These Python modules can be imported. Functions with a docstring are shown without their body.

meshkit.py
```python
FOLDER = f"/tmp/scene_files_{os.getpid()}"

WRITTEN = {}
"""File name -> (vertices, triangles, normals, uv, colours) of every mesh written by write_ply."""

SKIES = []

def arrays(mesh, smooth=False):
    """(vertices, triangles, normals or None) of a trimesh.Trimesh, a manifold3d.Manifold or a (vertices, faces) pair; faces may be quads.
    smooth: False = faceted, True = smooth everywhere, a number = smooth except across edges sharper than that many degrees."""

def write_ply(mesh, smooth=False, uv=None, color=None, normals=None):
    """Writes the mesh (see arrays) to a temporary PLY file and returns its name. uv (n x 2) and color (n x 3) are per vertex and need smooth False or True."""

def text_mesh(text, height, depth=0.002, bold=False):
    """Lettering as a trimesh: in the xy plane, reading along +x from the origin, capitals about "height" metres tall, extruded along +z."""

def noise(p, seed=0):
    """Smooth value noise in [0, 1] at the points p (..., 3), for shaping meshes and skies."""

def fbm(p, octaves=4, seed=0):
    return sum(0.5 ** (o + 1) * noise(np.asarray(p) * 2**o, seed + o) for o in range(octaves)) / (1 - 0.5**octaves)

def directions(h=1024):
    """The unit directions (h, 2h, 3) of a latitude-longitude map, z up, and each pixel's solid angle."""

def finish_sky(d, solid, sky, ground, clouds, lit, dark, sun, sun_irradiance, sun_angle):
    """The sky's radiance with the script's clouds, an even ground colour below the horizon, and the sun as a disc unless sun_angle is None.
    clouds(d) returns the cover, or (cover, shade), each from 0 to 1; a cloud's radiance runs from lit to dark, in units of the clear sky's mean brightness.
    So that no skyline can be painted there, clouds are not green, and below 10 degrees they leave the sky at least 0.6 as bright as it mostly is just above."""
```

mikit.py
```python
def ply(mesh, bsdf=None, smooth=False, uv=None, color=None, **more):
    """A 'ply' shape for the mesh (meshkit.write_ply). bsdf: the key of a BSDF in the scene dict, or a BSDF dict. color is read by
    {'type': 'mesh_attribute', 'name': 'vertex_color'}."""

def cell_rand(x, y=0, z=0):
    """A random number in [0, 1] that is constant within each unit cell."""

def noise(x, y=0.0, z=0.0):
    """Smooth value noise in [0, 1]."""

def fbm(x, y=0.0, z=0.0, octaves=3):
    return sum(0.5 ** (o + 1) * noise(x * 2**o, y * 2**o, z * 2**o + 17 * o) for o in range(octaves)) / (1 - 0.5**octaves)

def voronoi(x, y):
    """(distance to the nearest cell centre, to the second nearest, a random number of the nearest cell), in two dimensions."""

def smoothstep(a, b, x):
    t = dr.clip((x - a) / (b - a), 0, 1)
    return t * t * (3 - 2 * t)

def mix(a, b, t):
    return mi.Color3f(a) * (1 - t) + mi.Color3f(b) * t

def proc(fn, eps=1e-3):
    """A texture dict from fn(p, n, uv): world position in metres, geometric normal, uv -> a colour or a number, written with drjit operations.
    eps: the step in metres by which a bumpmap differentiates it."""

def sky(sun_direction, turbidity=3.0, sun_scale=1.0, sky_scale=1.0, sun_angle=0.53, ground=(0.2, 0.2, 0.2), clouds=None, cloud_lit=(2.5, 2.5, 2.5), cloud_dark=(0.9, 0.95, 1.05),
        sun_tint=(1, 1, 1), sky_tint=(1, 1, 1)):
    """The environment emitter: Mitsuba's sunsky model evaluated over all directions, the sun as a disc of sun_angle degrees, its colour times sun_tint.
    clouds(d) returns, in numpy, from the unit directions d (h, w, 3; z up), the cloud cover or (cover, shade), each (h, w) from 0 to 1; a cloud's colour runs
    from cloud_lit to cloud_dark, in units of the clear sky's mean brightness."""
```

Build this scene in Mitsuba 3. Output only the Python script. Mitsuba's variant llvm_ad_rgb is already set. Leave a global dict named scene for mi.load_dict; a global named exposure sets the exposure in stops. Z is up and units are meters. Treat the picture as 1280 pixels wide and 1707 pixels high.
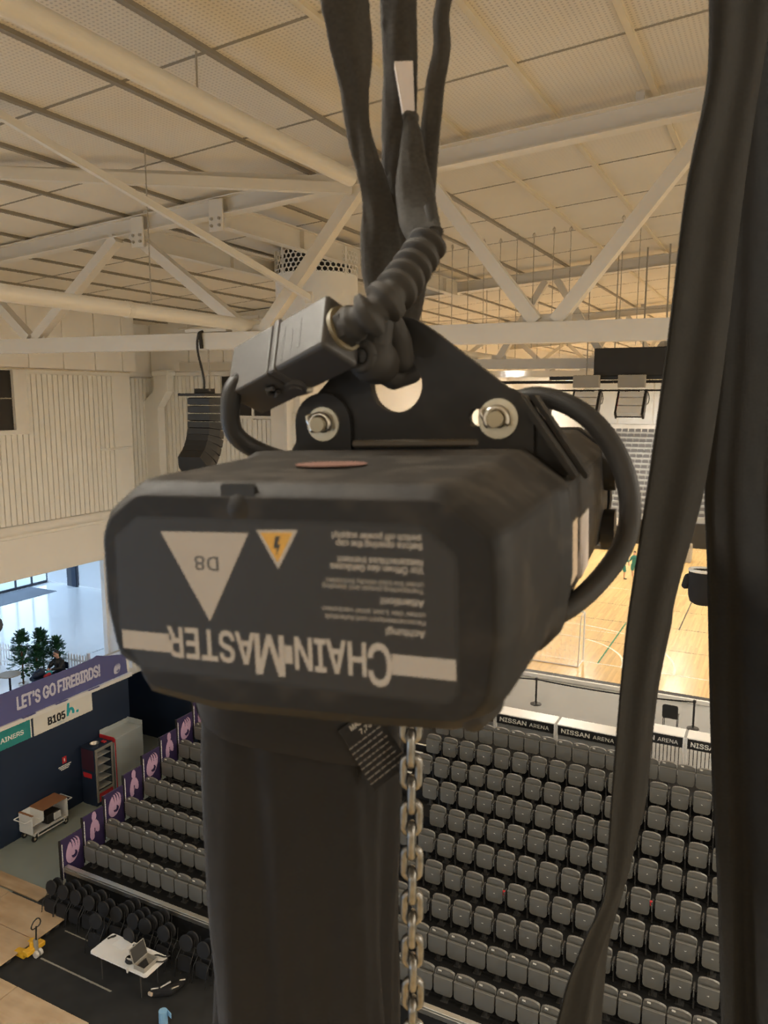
import math, random
import numpy as np, trimesh, shapely, shapely.geometry as sg
import drjit as dr, mitsuba as mi
import mikit, meshkit, manifold3d as m3
from mikit import ply, proc, noise, fbm, smoothstep, mix, cell_rand
from mitsuba import ScalarTransform4f as T4
random.seed(7); rng = np.random.default_rng(7)
scene, labels = {'type': 'scene'}, {}
LIFT = 14.4                     # the eye stands 14.4 m above the hall floor; shapes below are given from the eye's height

# ------------------------------------------------------------------ camera, light, exposure
EYE = [0, 0, LIFT]
FW = [-0.45153, 0.880075, -0.146929]
scene['camera'] = {'type': 'thinlens', 'fov_axis': 'x', 'fov': 2 * math.degrees(math.atan(640 / 1289.565)), 'near_clip': 0.05, 'far_clip': 300,
                   'aperture_radius': 0.0011, 'focus_distance': 3.2,
                   'to_world': T4().look_at(origin=EYE, target=[FW[0], FW[1], LIFT + FW[2]], up=[0, 0, 1])}
exposure = 1.55
WARM = np.array([1.0, 0.93, 0.80])
COURT_LAMP, UNSEEN_HALL_LAMP, UNSEEN_SIDE_LAMP, ADDED_FOYER_LAMP, DAYLIGHT = 118.0, 32.0, 92.0, 2.1, 1.15
scene['daylight'] = {'type': 'constant', 'radiance': {'type': 'rgb', 'value': [DAYLIGHT * .62, DAYLIGHT * .9, DAYLIGHT * 1.25]}, 'sampling_weight': 1.0}

# ------------------------------------------------------------------ materials
def rgb(c): return {'type': 'rgb', 'value': [float(x) for x in c]}
def mat(name, color, rough=.6, metal=0., tex=None, bump=None, scale=.002, **k):
    b = {'type': 'principled', 'base_color': tex if tex is not None else rgb(color), 'roughness': rough, 'metallic': metal, **k}
    if bump is not None:
        b = {'type': 'bumpmap', 'arbitrary': bump, 'scale': scale, 'bsdf': b}
    scene[name] = {'type': 'twosided', 'bsdf': b}
    return name
def tx(fn, eps=1e-3): return proc(fn, eps)

def f_ceil(p, n, uv):
    a = dr.abs(dr.sin(p.x * 52)) * dr.abs(dr.sin(p.y * 52))
    near = smoothstep(17., 6., dr.sqrt(p.x * p.x + p.y * p.y))
    v = 1 - .34 * smoothstep(.55, .9, a) * near
    v = v * (.92 + .16 * fbm(p.x * .6, p.y * .6))
    return mi.Color3f(.60, .555, .475) * v
def f_wood(p, n, uv):
    b = dr.floor(p.x / .075); s = cell_rand(b, dr.floor((p.y + cell_rand(b) * 2.) / 1.9))
    g = fbm(p.x * 18, p.y * 1.6, 0., 3)
    return mi.Color3f(.66, .455, .20) * (.86 + .2 * s + .12 * (g - .5))
def f_ply(p, n, uv):
    g = fbm(p.x * .9, p.y * 5.5, p.z, 4); h = fbm(p.x * 2.2 + 9, p.y * 2.2, 0., 3)
    return mix((.40, .25, .125), (.66, .50, .32), dr.clip(g * .8 + h * .5 - .15, 0, 1))
def f_con(p, n, uv):
    return mi.Color3f(.30, .335, .30) * (.85 + .3 * fbm(p.x * .8, p.y * .8, 0., 4))
def f_black(p, n, uv):
    return mi.Color3f(.020, .020, .019) * (.7 + .6 * fbm(p.x * 3, p.y * 3, 0., 3))
def f_cloth(p, n, uv):
    return fbm(p.x * 900, p.y * 900, p.z * 900, 2) + .5 * fbm(p.x * 160, p.y * 160, p.z * 160, 2)
def f_dust_glow(c, d, s=1.):
    def fn(p, n, uv):
        k = smoothstep(.45, .75, fbm(p.x * 34 * s, p.y * 34 * s, p.z * 34 * s, 4)) * .55 + .45 * smoothstep(.2, .95, n.z)
        return mix(c, d, k * .6)
    return fn
def f_felt(c):
    def fn(p, n, uv):
        return mi.Color3f(*c) * (.75 + .5 * fbm(p.x * 420, p.y * 420, p.z * 420, 2)) * (.85 + .3 * fbm(p.x * 26, p.y * 26, p.z * 26, 3))
    return fn

mat('m_ceiling', 0, .8, tex=tx(f_ceil))
mat('m_slab', (.10, .09, .075), .9)
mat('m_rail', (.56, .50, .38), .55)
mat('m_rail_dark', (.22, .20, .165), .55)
mat('m_steel', (.60, .57, .51), .5)
mat('m_steel_dark', (.30, .275, .23), .5)
mat('m_pipe', (.64, .61, .55), .45)
mat('m_wall', (.78, .76, .725), .7)
mat('m_clad', (.78, .77, .74), .5)
mat('m_white', (.74, .73, .70), .5)
mat('m_whitegloss', (.80, .80, .78), .3)
mat('m_navy', (.012, .023, .050), .6)
mat('m_seat_far', (.10, .10, .108), .6)
mat('m_farpanel', (.55, .58, .60), .5)
mat('m_court', 0, .22, tex=tx(f_wood))
mat('m_ply', 0, .6, tex=tx(f_ply))
mat('m_con', 0, .55, tex=tx(f_con))
mat('m_mat', 0, .75, tex=tx(f_black))
mat('m_grey', (.30, .305, .30), .6)
mat('m_seat', (.152, .147, .131), .42)
mat('m_seat_dark', (.05, .048, .045), .5)
mat('m_plate', (.62, .6, .55), .3)
mat('m_black', (.013, .013, .013), .5)
mat('m_tread', (.007, .007, .007), .8)
mat('m_alu', (.55, .54, .50), .35, .9)
mat('m_chrome', (.75, .73, .68), .22, 1.)
mat('m_foyer', (.70, .71, .72), .14)
mat('m_paint', (.72, .72, .72), .7)
mat('m_dooframe', (.05, .055, .07), .4)
mat('m_matgrey', (.16, .18, .21), .9)
mat('m_purple', (.035, .022, .075), .5)
mat('m_lilac', (.46, .30, .44), .5)
mat('m_banner', (.10, .105, .27), .6)
mat('m_bannertext', (.55, .55, .68), .6)
mat('m_teal', (.03, .25, .24), .5)
mat('m_signwhite', (.72, .70, .64), .5)
mat('m_ink', (.02, .02, .022), .5)
mat('m_tealogo', (.03, .35, .40), .5)
mat('m_red', (.52, .03, .04), .45)
mat('m_leaf', (.018, .075, .035), .5)
mat('m_trunk', (.10, .06, .03), .8)
mat('m_yellow', (.75, .42, .03), .4)
mat('m_woodtop', (.34, .16, .08), .5)
mat('m_blue', (.22, .42, .62), .7)
mat('m_green', (.03, .17, .14), .6)
mat('m_skin', (.55, .32, .22), .55)
mat('m_hair', (.03, .02, .015), .6)
mat('m_line_green', (.02, .16, .05), .5)
mat('m_line_black', (.06, .045, .02), .5)
mat('m_line_white', (.82, .78, .66), .5)
mat('m_hoist', 0, .58, specular=.32, tex=tx(f_dust_glow((.011, .0106, .0108), (.062, .053, .043))), bump=tx(lambda p, n, uv: fbm(p.x * 1500, p.y * 1500, p.z * 1500, 2), 3e-4), scale=.0002)  # dust tone lifted to carry glow and court light on the side
mat('m_label', (.019, .0185, .019), .5)
mat('m_print', (.40, .37, .34), .6)
mat('m_warn', (.60, .34, .06), .5)
mat('m_bracket', 0, .5, specular=.35, tex=tx(f_dust_glow((.014, .0135, .013), (.05, .043, .035), .6)))
mat('m_bracket_edge', (.10, .085, .065), .45)
mat('m_zinc', (.62, .58, .47), .38, .55)
mat('m_brass', (.44, .38, .26), .4, .4)
mat('m_gland', (.22, .185, .115), .5)
mat('m_print_dim', (.17, .155, .145), .7)
mat('m_greybox', 0, .46, specular=.4, tex=tx(f_dust_glow((.058, .054, .051), (.09, .082, .07), .5)))
mat('m_rubber', (.022, .021, .02), .55)
mat('m_sling', 0, .9, tex=tx(f_felt((.034, .030, .024))), bump=tx(f_cloth, 3e-4), scale=.0011, sheen=.5)
mat('m_drape', 0, .95, tex=tx(f_felt((.013, .012, .010))), bump=tx(f_cloth, 3e-4), scale=.0009, sheen=.45)
mat('m_bag', 0, .85, tex=tx(f_felt((.0085, .008, .0085))), bump=tx(f_cloth, 3e-4), scale=.0006, sheen=.3)
mat('m_chain', 0, .36, .92, tex=tx(lambda p, n, uv: mix((.17, .16, .145), (.40, .39, .365), fbm(p.x * 160, p.y * 160, p.z * 160, 3))))
mat('m_tape', (.56, .50, .47), .7)
mat('m_sticker', (.50, .40, .30), .6)
mat('m_faded', (.16, .085, .065), .6)
mat('m_lamp_face', (.70, .68, .63), .45)
mat('m_screen', (.018, .016, .013), .6)
mat('m_case', (.30, .28, .24), .5)
scene['m_glass'] = {'type': 'thindielectric', 'int_ior': 1.5}

# ------------------------------------------------------------------ helpers
def numbered(name):
    if name not in scene and name not in labels and name not in USED: USED.add(name); return name
    i = NEXT.get(name, 1)
    while f'{name}_{i:03d}' in USED: i += 1
    NEXT[name] = i + 1; k = f'{name}_{i:03d}'; USED.add(k); return k
USED, NEXT = set(), {}
BASE = T4().translate([0, 0, LIFT])
def put(key, shape, M=None, emit=None):
    d = dict(shape) if isinstance(shape, dict) else shape
    d['to_world'] = BASE @ T4(M.tolist()) if M is not None else BASE
    if emit is not None: d['emitter'] = {'type': 'area', 'radiance': rgb(emit)}
    scene[key] = d; return key
def shp(mesh, m, smooth=False): return ply(mesh, m, smooth)
def part(parent, name, mesh, m, smooth=False, M=None, label=None, kind=None, emit=None):
    k = numbered(parent + '__' + name)
    put(k, mesh if isinstance(mesh, dict) else shp(mesh, m, smooth), M, emit)
    if label or kind: labels[k] = {**({'label': label} if label else {}), **({'kind': kind} if kind else {})}
    return k
def thing(name, label, cat, group=None, kind=None):
    k = numbered(name); labels[k] = {'label': label, 'category': cat}
    if group: labels[k]['group'] = group
    if kind: labels[k]['kind'] = kind
    return k
def solo(name, mesh, m, label, cat, group=None, smooth=False, M=None, kind=None, emit=None):
    k = thing(name, label, cat, group, kind); put(k, mesh if isinstance(mesh, dict) else shp(mesh, m, smooth), M, emit); return k
def struct(name, mesh, m, label, smooth=False, emit=None):
    k = numbered(name); labels[k] = {'label': label, 'category': name.split('_')[0], 'kind': 'structure'}
    put(k, shp(mesh, m, smooth), None, emit); return k
cat_ = trimesh.util.concatenate
def box(x0, x1, y0, y1, z0, z1):
    b = trimesh.creation.box((abs(x1 - x0), abs(y1 - y0), abs(z1 - z0))); b.apply_translation(((x0 + x1) / 2, (y0 + y1) / 2, (z0 + z1) / 2)); return b
def cbox(x0, x1, y0, y1, z0, z1, c):
    x0, x1 = sorted((x0, x1)); y0, y1 = sorted((y0, y1)); z0, z1 = sorted((z0, z1)); pts = []
    for sx in (0, 1):
        for sy in (0, 1):
            for sz in (0, 1):
                x, y, z = (x0, x1)[sx], (y0, y1)[sy], (z0, z1)[sz]; dx, dy, dz = c * (1 - 2 * sx), c * (1 - 2 * sy), c * (1 - 2 * sz)
                pts += [(x + dx, y + dy, z), (x + dx, y, z + dz), (x, y + dy, z + dz)]
    return trimesh.convex.convex_hull(np.array(pts))
def frame(o, x, y):
    x, y = np.asarray(x, float), np.asarray(y, float); x = x / np.linalg.norm(x); y = y - x * (x @ y); y /= np.linalg.norm(y)
    M = np.eye(4); M[:3, 0], M[:3, 1], M[:3, 2], M[:3, 3] = x, y, np.cross(x, y), o; return M
def TR(x, y, z, rz=0., s=1.):
    c, q = math.cos(rz), math.sin(rz); return np.array([[c * s, -q * s, 0, x], [q * s, c * s, 0, y], [0, 0, s, z], [0, 0, 0, 1.]])
def beam(p, q, w, h, up=(0, 0, 1)):
    p, q = np.asarray(p, float), np.asarray(q, float); L = np.linalg.norm(q - p); up = np.asarray(up, float)
    x = (q - p) / L
    if abs(x @ up) > .98 * np.linalg.norm(up): up = np.array([0, 1., 0])
    s = np.cross(up, x); s /= np.linalg.norm(s); u = np.cross(x, s)
    b = trimesh.creation.box((L, w, h)); M = np.eye(4); M[:3, 0], M[:3, 1], M[:3, 2], M[:3, 3] = x, s, u, (p + q) / 2
    b.apply_transform(M); return b
def ibeam(p, q, w, h, t=.02):
    return cat_([beam(p, q, .02, h - .02), beam(np.add(p, (0, 0, h / 2 - t / 2)), np.add(q, (0, 0, h / 2 - t / 2)), w, t), beam(np.add(p, (0, 0, -h / 2 + t / 2)), np.add(q, (0, 0, -h / 2 + t / 2)), w, t)])
def cyl(p, q, r, n=16, r2=None):
    p, q = np.asarray(p, float), np.asarray(q, float); L = np.linalg.norm(q - p); x = (q - p) / L
    a = np.cross(x, (0, 0, 1) if abs(x[2]) < .9 else (1, 0, 0)); a /= np.linalg.norm(a); b = np.cross(x, a)
    t = np.arange(n) * 2 * np.pi / n; ring = np.cos(t)[:, None] * a + np.sin(t)[:, None] * b; r2 = r if r2 is None else r2
    v = np.vstack([p + ring * r, q + ring * r2, [p], [q]]); i = np.arange(n); j = (i + 1) % n
    f = np.vstack([np.stack([i, j, j + n], 1), np.stack([i, j + n, i + n], 1), np.stack([j, i, i * 0 + 2 * n], 1), np.stack([i + n, j + n, i * 0 + 2 * n + 1], 1)])
    m = trimesh.Trimesh(v, f, process=False); trimesh.repair.fix_normals(m); return m
def smoothpath(pts, n):
    from scipy.interpolate import CubicSpline
    pts = np.asarray(pts, float); t = np.r_[0, np.cumsum(np.linalg.norm(np.diff(pts[:, :3], axis=0), axis=1))]
    return CubicSpline(t, pts)(np.linspace(0, t[-1], n))
def tube(pts, r, n=12, ends=True, ref=None, flat=None):
    """A tube along the points; r one radius or one per point; flat squeezes it along the reference direction."""
    pts = np.asarray(pts, float); N = len(pts); r = np.broadcast_to(np.asarray(r, float), (N,)); tan = np.gradient(pts, axis=0); tan /= np.linalg.norm(tan, axis=1)[:, None]
    a = np.array(ref if ref is not None else ((0, 0, 1.) if abs(tan[0][2]) < .9 else (1., 0, 0)), float); V = []; ang = np.arange(n) * 2 * np.pi / n
    fl = np.broadcast_to(np.asarray(1. if flat is None else flat, float), (N,))
    for i in range(N):
        b = np.cross(tan[i], a); b /= np.linalg.norm(b); a2 = np.cross(b, tan[i])
        if ref is None: a = a2
        V.append(pts[i] + r[i] * (np.cos(ang)[:, None] * b + fl[i] * np.sin(ang)[:, None] * a2))
    V = np.vstack(V); F = []; i = np.arange(n); j = (i + 1) % n
    for k in range(N - 1): F += [np.stack([k * n + i, k * n + j, (k + 1) * n + j], 1), np.stack([k * n + i, (k + 1) * n + j, (k + 1) * n + i], 1)]
    if ends:
        V = np.vstack([V, pts[:1], pts[-1:]]); c = N * n; F += [np.stack([j, i, i * 0 + c], 1), np.stack([(N - 1) * n + i, (N - 1) * n + j, i * 0 + c + 1], 1)]
    m = trimesh.Trimesh(V, np.vstack(F), process=False)
    if m.volume < 0: m.invert()
    return m
def prism(poly, d, M=None):
    poly = poly if hasattr(poly, 'geom_type') else sg.Polygon(poly)
    m = cat_([trimesh.creation.extrude_polygon(g, d, engine='earcut') for g in (poly.geoms if hasattr(poly, 'geoms') else [poly])])
    if M is not None: m.apply_transform(M)
    return m
def loft(rings, cap=True):
    R = np.array(rings); N, n = R.shape[:2]; V = R.reshape(-1, 3); i = np.arange(n); j = (i + 1) % n; F = []
    for k in range(N - 1): F += [np.stack([k * n + i, k * n + j, (k + 1) * n + j], 1), np.stack([k * n + i, (k + 1) * n + j, (k + 1) * n + i], 1)]
    if cap:
        V = np.vstack([V, R[0].mean(0), R[-1].mean(0)]); c = N * n; F += [np.stack([j, i, i * 0 + c], 1), np.stack([(N - 1) * n + i, (N - 1) * n + j, i * 0 + c + 1], 1)]
    m = trimesh.Trimesh(V, np.vstack(F), process=False)
    if m.volume < 0: m.invert()
    return m
def lathe(profile, n=24):
    P = np.array(profile, float); t = np.arange(n) * 2 * np.pi / n
    return loft([np.stack([r * np.cos(t), r * np.sin(t), t * 0 + z], 1) for r, z in P])
def skin(bones, edge=.03):
    """One closed body from (p, q, rp, rq) bones."""
    S = lambda c, r: m3.Manifold.sphere(r, 16).translate(list(map(float, c)))
    body = m3.Manifold.batch_boolean([m3.Manifold.batch_hull([S(p, a), S(q, b)]) for p, q, a, b in bones], m3.OpType.Add).refine_to_length(edge).to_mesh()
    m = trimesh.Trimesh(body.vert_properties[:, :3], body.tri_verts); v0 = m.vertices.copy(); trimesh.smoothing.filter_taubin(m, iterations=6); v1 = m.vertices.copy()
    far = np.linalg.norm(v1 - v0, axis=1) > edge; v1[far] = v0[far]; m.vertices = v1; return m
def word(text, h, w=None, depth=.001, bold=False, align='l'):
    m = meshkit.text_mesh(text, h, depth, bold); b = m.bounds
    m.apply_translation((-b[0][0], 0, 0))
    if w is not None: m.apply_scale((w / (b[1][0] - b[0][0]), 1, 1))
    W = m.bounds[1][0]
    if align == 'c': m.apply_translation((-W / 2, 0, 0))
    if align == 'r': m.apply_translation((-W, 0, 0))
    return m
def at(mesh, M): mesh = mesh.copy(); mesh.apply_transform(M); return mesh
# ------------------------------------------------------------------ the hall
XL, XR, YB, YF = -21.5, 26., -28., 69.
ZF, ZW, ZC = -14.4, -11.2, -10.35            # hall floor, concourse and far court, foyer floor
cz = lambda x: 4.4 + .068 * min(x, 4.) - .068 * max(x - 4., 0.)
struct('floor', box(XL - 3, XR, YB, 23.4, ZF - .3, ZF), 'm_con', 'painted grey green concrete floor beside the seating bank')
struct('floor_timber', box(-15., 20., YB + 2, 9.4, ZF, ZF + .012), 'm_court', 'unseen timber floor of the near hall, bouncing warm light upward')  # out of view, laid to bounce warm lamp light to the ceiling
struct('floor_mat', box(-18.2, 8., 9.4, 14.2, ZF, ZF + .008), 'm_mat', 'black protective floor covering in front of the seating bank')
struct('floor_concourse', box(XL - 3, XR, 23.4, 30.15, ZW - .3, ZW), 'm_grey', 'grey walkway floor behind the top row of seats')
struct('floor_court', box(-16., XR, 30.15, YF, ZW - .3, ZW), 'm_court', 'varnished timber floor of the far court')
struct('wall_concourse', box(XL - 3, XR, 23.4, 23.5, ZF, ZW), 'm_navy', 'dark wall under the walkway')
cl = struct('ceiling', cat_([trimesh.convex.convex_hull([(a, y, cz(a) + dz) for a in s for y in (YB, YF) for dz in (.12, .3)]) for s in ((XL - 3.2, 4.), (4., XR))]), 'm_slab', 'pale acoustic panel ceiling on a grid of rails')
GX, GY, X0, Y0 = 1.43, 2.43, -1.91, 7.68
tilt = math.atan(.068)
pan = shp(cbox(-GX / 2 + .012, GX / 2 - .012, -GY / 2 + .011, GY / 2 - .011, 0, .05, .006), 'm_ceiling')
def tilted(x, y, z, s=1):
    M = np.eye(4); c, q = math.cos(tilt), math.sin(tilt) * s; M[:3, 0], M[:3, 2] = (c, 0, q), (-q, 0, c); M[:3, 3] = x, y, z; return M
far_pan, npan = [], 0
flat = cbox(-GX / 2 + .012, GX / 2 - .012, -GY / 2 + .011, GY / 2 - .011, 0, .05, .006)
for j in range(-14, 25):
    for i in range(-16, 20):
        x, y = X0 + GX * (i + .5), Y0 + GY * (j + .5)
        if x > XR - .8 or y > YF - 1 or y < YB + 1 or (x < XL - .3 and y < 21) or x < XL - 2.6: continue
        M = tilted(x, y, cz(x), 1 if x < 4 else -1)
        if 4.5 < y < 30 and x < 3.9 and npan < 290 and -x < y * 1.35: part(cl, 'panel', pan, None, M=M); npan += 1
        else: far_pan.append(at(box(-GX / 2 + .012, GX / 2 - .012, -GY / 2 + .011, GY / 2 - .011, 0, .05), M))
part(cl, 'distant_panel', cat_(far_pan), 'm_ceiling', kind='stuff')
for i in range(-15, 20):
    x = X0 + GX * i
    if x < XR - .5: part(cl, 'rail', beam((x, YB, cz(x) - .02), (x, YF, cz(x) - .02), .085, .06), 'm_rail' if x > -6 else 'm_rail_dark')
for j in range(-13, 25):
    y = Y0 + GY * j
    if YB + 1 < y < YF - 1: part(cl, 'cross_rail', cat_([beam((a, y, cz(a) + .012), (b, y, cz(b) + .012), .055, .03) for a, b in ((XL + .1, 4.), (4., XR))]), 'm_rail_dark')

# left wall, in plane x = XL
w = struct('wall_left', cat_([box(XL - .3, XL, YB, 21.35, -5.8, 3.2)]), 'm_wall', 'pale left wall above the foyer opening')
struct('wall_left_column', box(XL - .3, XL + .05, 20.45, 21.35, -5.6, .82), 'm_clad', 'smooth end column of the clad left wall')
def corrugated(a0, a1, z0, z1, pitch, depth, fr=(.0, .80, .82, .97)):
    P = []; n = int((a1 - a0) / pitch)
    for k in range(n):
        for t, d in zip(fr, (depth, depth, 0, 0)): P.append((a0 + (k + t) * pitch, d))
    P.append((a1, depth)); P = np.array(P); m = len(P)
    V = np.vstack([np.c_[P, np.full(m, z0)], np.c_[P, np.full(m, z1)]]); i = np.arange(m - 1)
    F = np.vstack([np.stack([i, i + 1, i + 1 + m], 1), np.stack([i, i + 1 + m, i + m], 1)]); return V, F
V, F = corrugated(16.9, 20.45, -4.02, .74, .208, .085)
part(w, 'cladding', trimesh.Trimesh(np.c_[XL + .01 + V[:, 1], V[:, 0], V[:, 2]], F[:, ::-1], process=False), 'm_clad')
V, F = corrugated(4., 16.9, -4.02, -1.16, .208, .085)
part(w, 'cladding', trimesh.Trimesh(np.c_[XL + .01 + V[:, 1], V[:, 0], V[:, 2]], F[:, ::-1], process=False), 'm_clad')
part(w, 'coping', box(XL, XL + .07, 16.45, 21.35, .74, .86), 'm_white')
part(w, 'coping', box(XL, XL + .09, 4., 21.35, .86, .90), 'm_rail')
part(w, 'sill_moulding', tube([(XL + .02, 4, -4.2), (XL + .02, 21.35, -4.2)], .17, 16), 'm_wall', 40)
part(w, 'sill_moulding', box(XL, XL + .10, 4, 21.35, -5.74, -4.46), 'm_wall')
for a, b in ((9.2, 10.6), (10.6, 11.95), (11.95, 13.3), (13.3, 14.65), (14.65, 15.95), (15.95, 17.10), (17.10, 18.45), (18.45, 19.8), (19.8, 21.06), (21.06, 21.7)):
    part(w, 'panel', cbox(XL - .05, XL + .05, a + .02, b - .02, .92, 2.86, .012), 'm_wall')
part(w, 'shelf', cbox(XL, XL + .12, 19.75, 21.3, -1.88, -1.80, .01), 'm_white')
wi = struct('window_1', box(XL - .02, XL + .02, 9., 16.42, -1.02, .82), 'm_screen', 'dark window in the left wall')
part(wi, 'frame', cat_([box(XL, XL + .14, 16.42, 16.9, -1.16, .82), box(XL, XL + .14, 9., 16.9, -1.16, -1.02)]), 'm_white')
part(wi, 'glazing_bar', box(XL, XL + .04, 9, 16.42, -.06, -.02), 'm_steel_dark')
# wall in the recess, facing the seats
w2 = struct('wall_recess', box(-23.15, -15.8, 24.05, 24.3, ZW, 3.2), 'm_wall', 'pale wall in the recess behind the speaker array')
for a, b, z0, z1 in ((-22.9, -19.35, -6., .80), (-19.35, -17.85, -6., -.75), (-17.85, -16.95, -6, -.85), (-16.12, -15.8, -6, -.6)):
    V, F = corrugated(a, b, z0, z1, .205, .085)
    part(w2, 'cladding', trimesh.Trimesh(np.c_[V[:, 0], 24.04 - V[:, 1], V[:, 2]], F, process=False), 'm_clad')
for a, b in ((-22.9, -20.9), (-20.9, -19.2), (-19.2, -17.5), (-17.5, -15.8)):
    part(w2, 'panel', cbox(a + .02, b - .02, 23.97, 24.06, 1.0, 3.0, .012), 'm_wall')
part(w2, 'coping', box(-22.9, -15.8, 23.95, 24.05, .82, .96), 'm_white')
part(w2, 'pilaster', box(-16.9, -16.1, 23.75, 24.05, ZW, .8), 'm_wall')
part(w2, 'pilaster', box(-16.22, -16.08, 23.6, 24.05, ZW, .8), 'm_white')
wi = struct('window_2', box(-19.3, -17.0, 23.98, 24.04, -.72, .78), 'm_screen', 'dark window in the recess wall')
part(wi, 'frame', cat_([box(-19.4, -16.95, 23.93, 24.05, -.8, -.70), box(-17.9, -17.8, 23.93, 24.05, -.7, .8)]), 'm_white')
wr = struct('wall_return', cat_([box(-23.15, -22.95, 21.05, 29.4, ZW, 3.2), box(-23.1, XL - .3, 21.15, 21.35, ZC, 3.2)]), 'm_wall', 'return wall of the recess')
V, F = corrugated(21.4, 24.05, -6., .74, .205, .085)
part(wr, 'cladding', trimesh.Trimesh(np.c_[-22.945 + V[:, 1], V[:, 0], V[:, 2]], F[:, ::-1], process=False), 'm_clad')
part(wr, 'coping', box(-22.95, -22.85, 21.35, 24.05, .80, .95), 'm_white')
dp = thing('downpipe', 'wide pale rectangular downpipe with an offset bend beside the wall corner', 'downpipe')
part(dp, 'shaft', cbox(-22.88, -22.16, 23.5, 23.9, ZW, -.37, .02), 'm_whitegloss')
part(dp, 'elbow', trimesh.convex.convex_hull([(x + dx, y, z) for x, z in ((-22.88, -.4), (-22.16, -.4), (-22.88, -.2), (-22.30, .30), (-21.62, .30), (-22.16, -.2)) for dx in (0,) for y in (23.5, 23.9)]), 'm_whitegloss')
part(dp, 'head', cbox(-22.34, -21.62, 23.5, 23.9, .2, 1.05, .02), 'm_whitegloss')
part(dp, 'collar', cbox(-22.38, -21.58, 23.46, 23.94, .84, 1.0, .01), 'm_whitegloss')
struct('wall_far_left', box(-16.1, -15.8, 24.3, YF, ZW, 3.4), 'm_wall', 'left wall of the far hall')
struct('wall_right', box(XR, XR + .3, YB, YF, ZF, 4.6), 'm_wall', 'right wall of the hall')
struct('wall_back', box(XL, XR, YB - .3, YB, ZF, 5), 'm_wall', 'back wall of the near hall')
wf = struct('wall_far', box(-16.1, XR, YF, YF + .3, ZW, 5.2), 'm_wall', 'far end wall of the far hall')
for i in range(14): part(wf, 'panel', cbox(-15.6 + i * 2.9, -15.6 + i * 2.9 + 2.82, YF - .12, YF, -2.3, 1.9, .02), 'm_farpanel')
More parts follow.
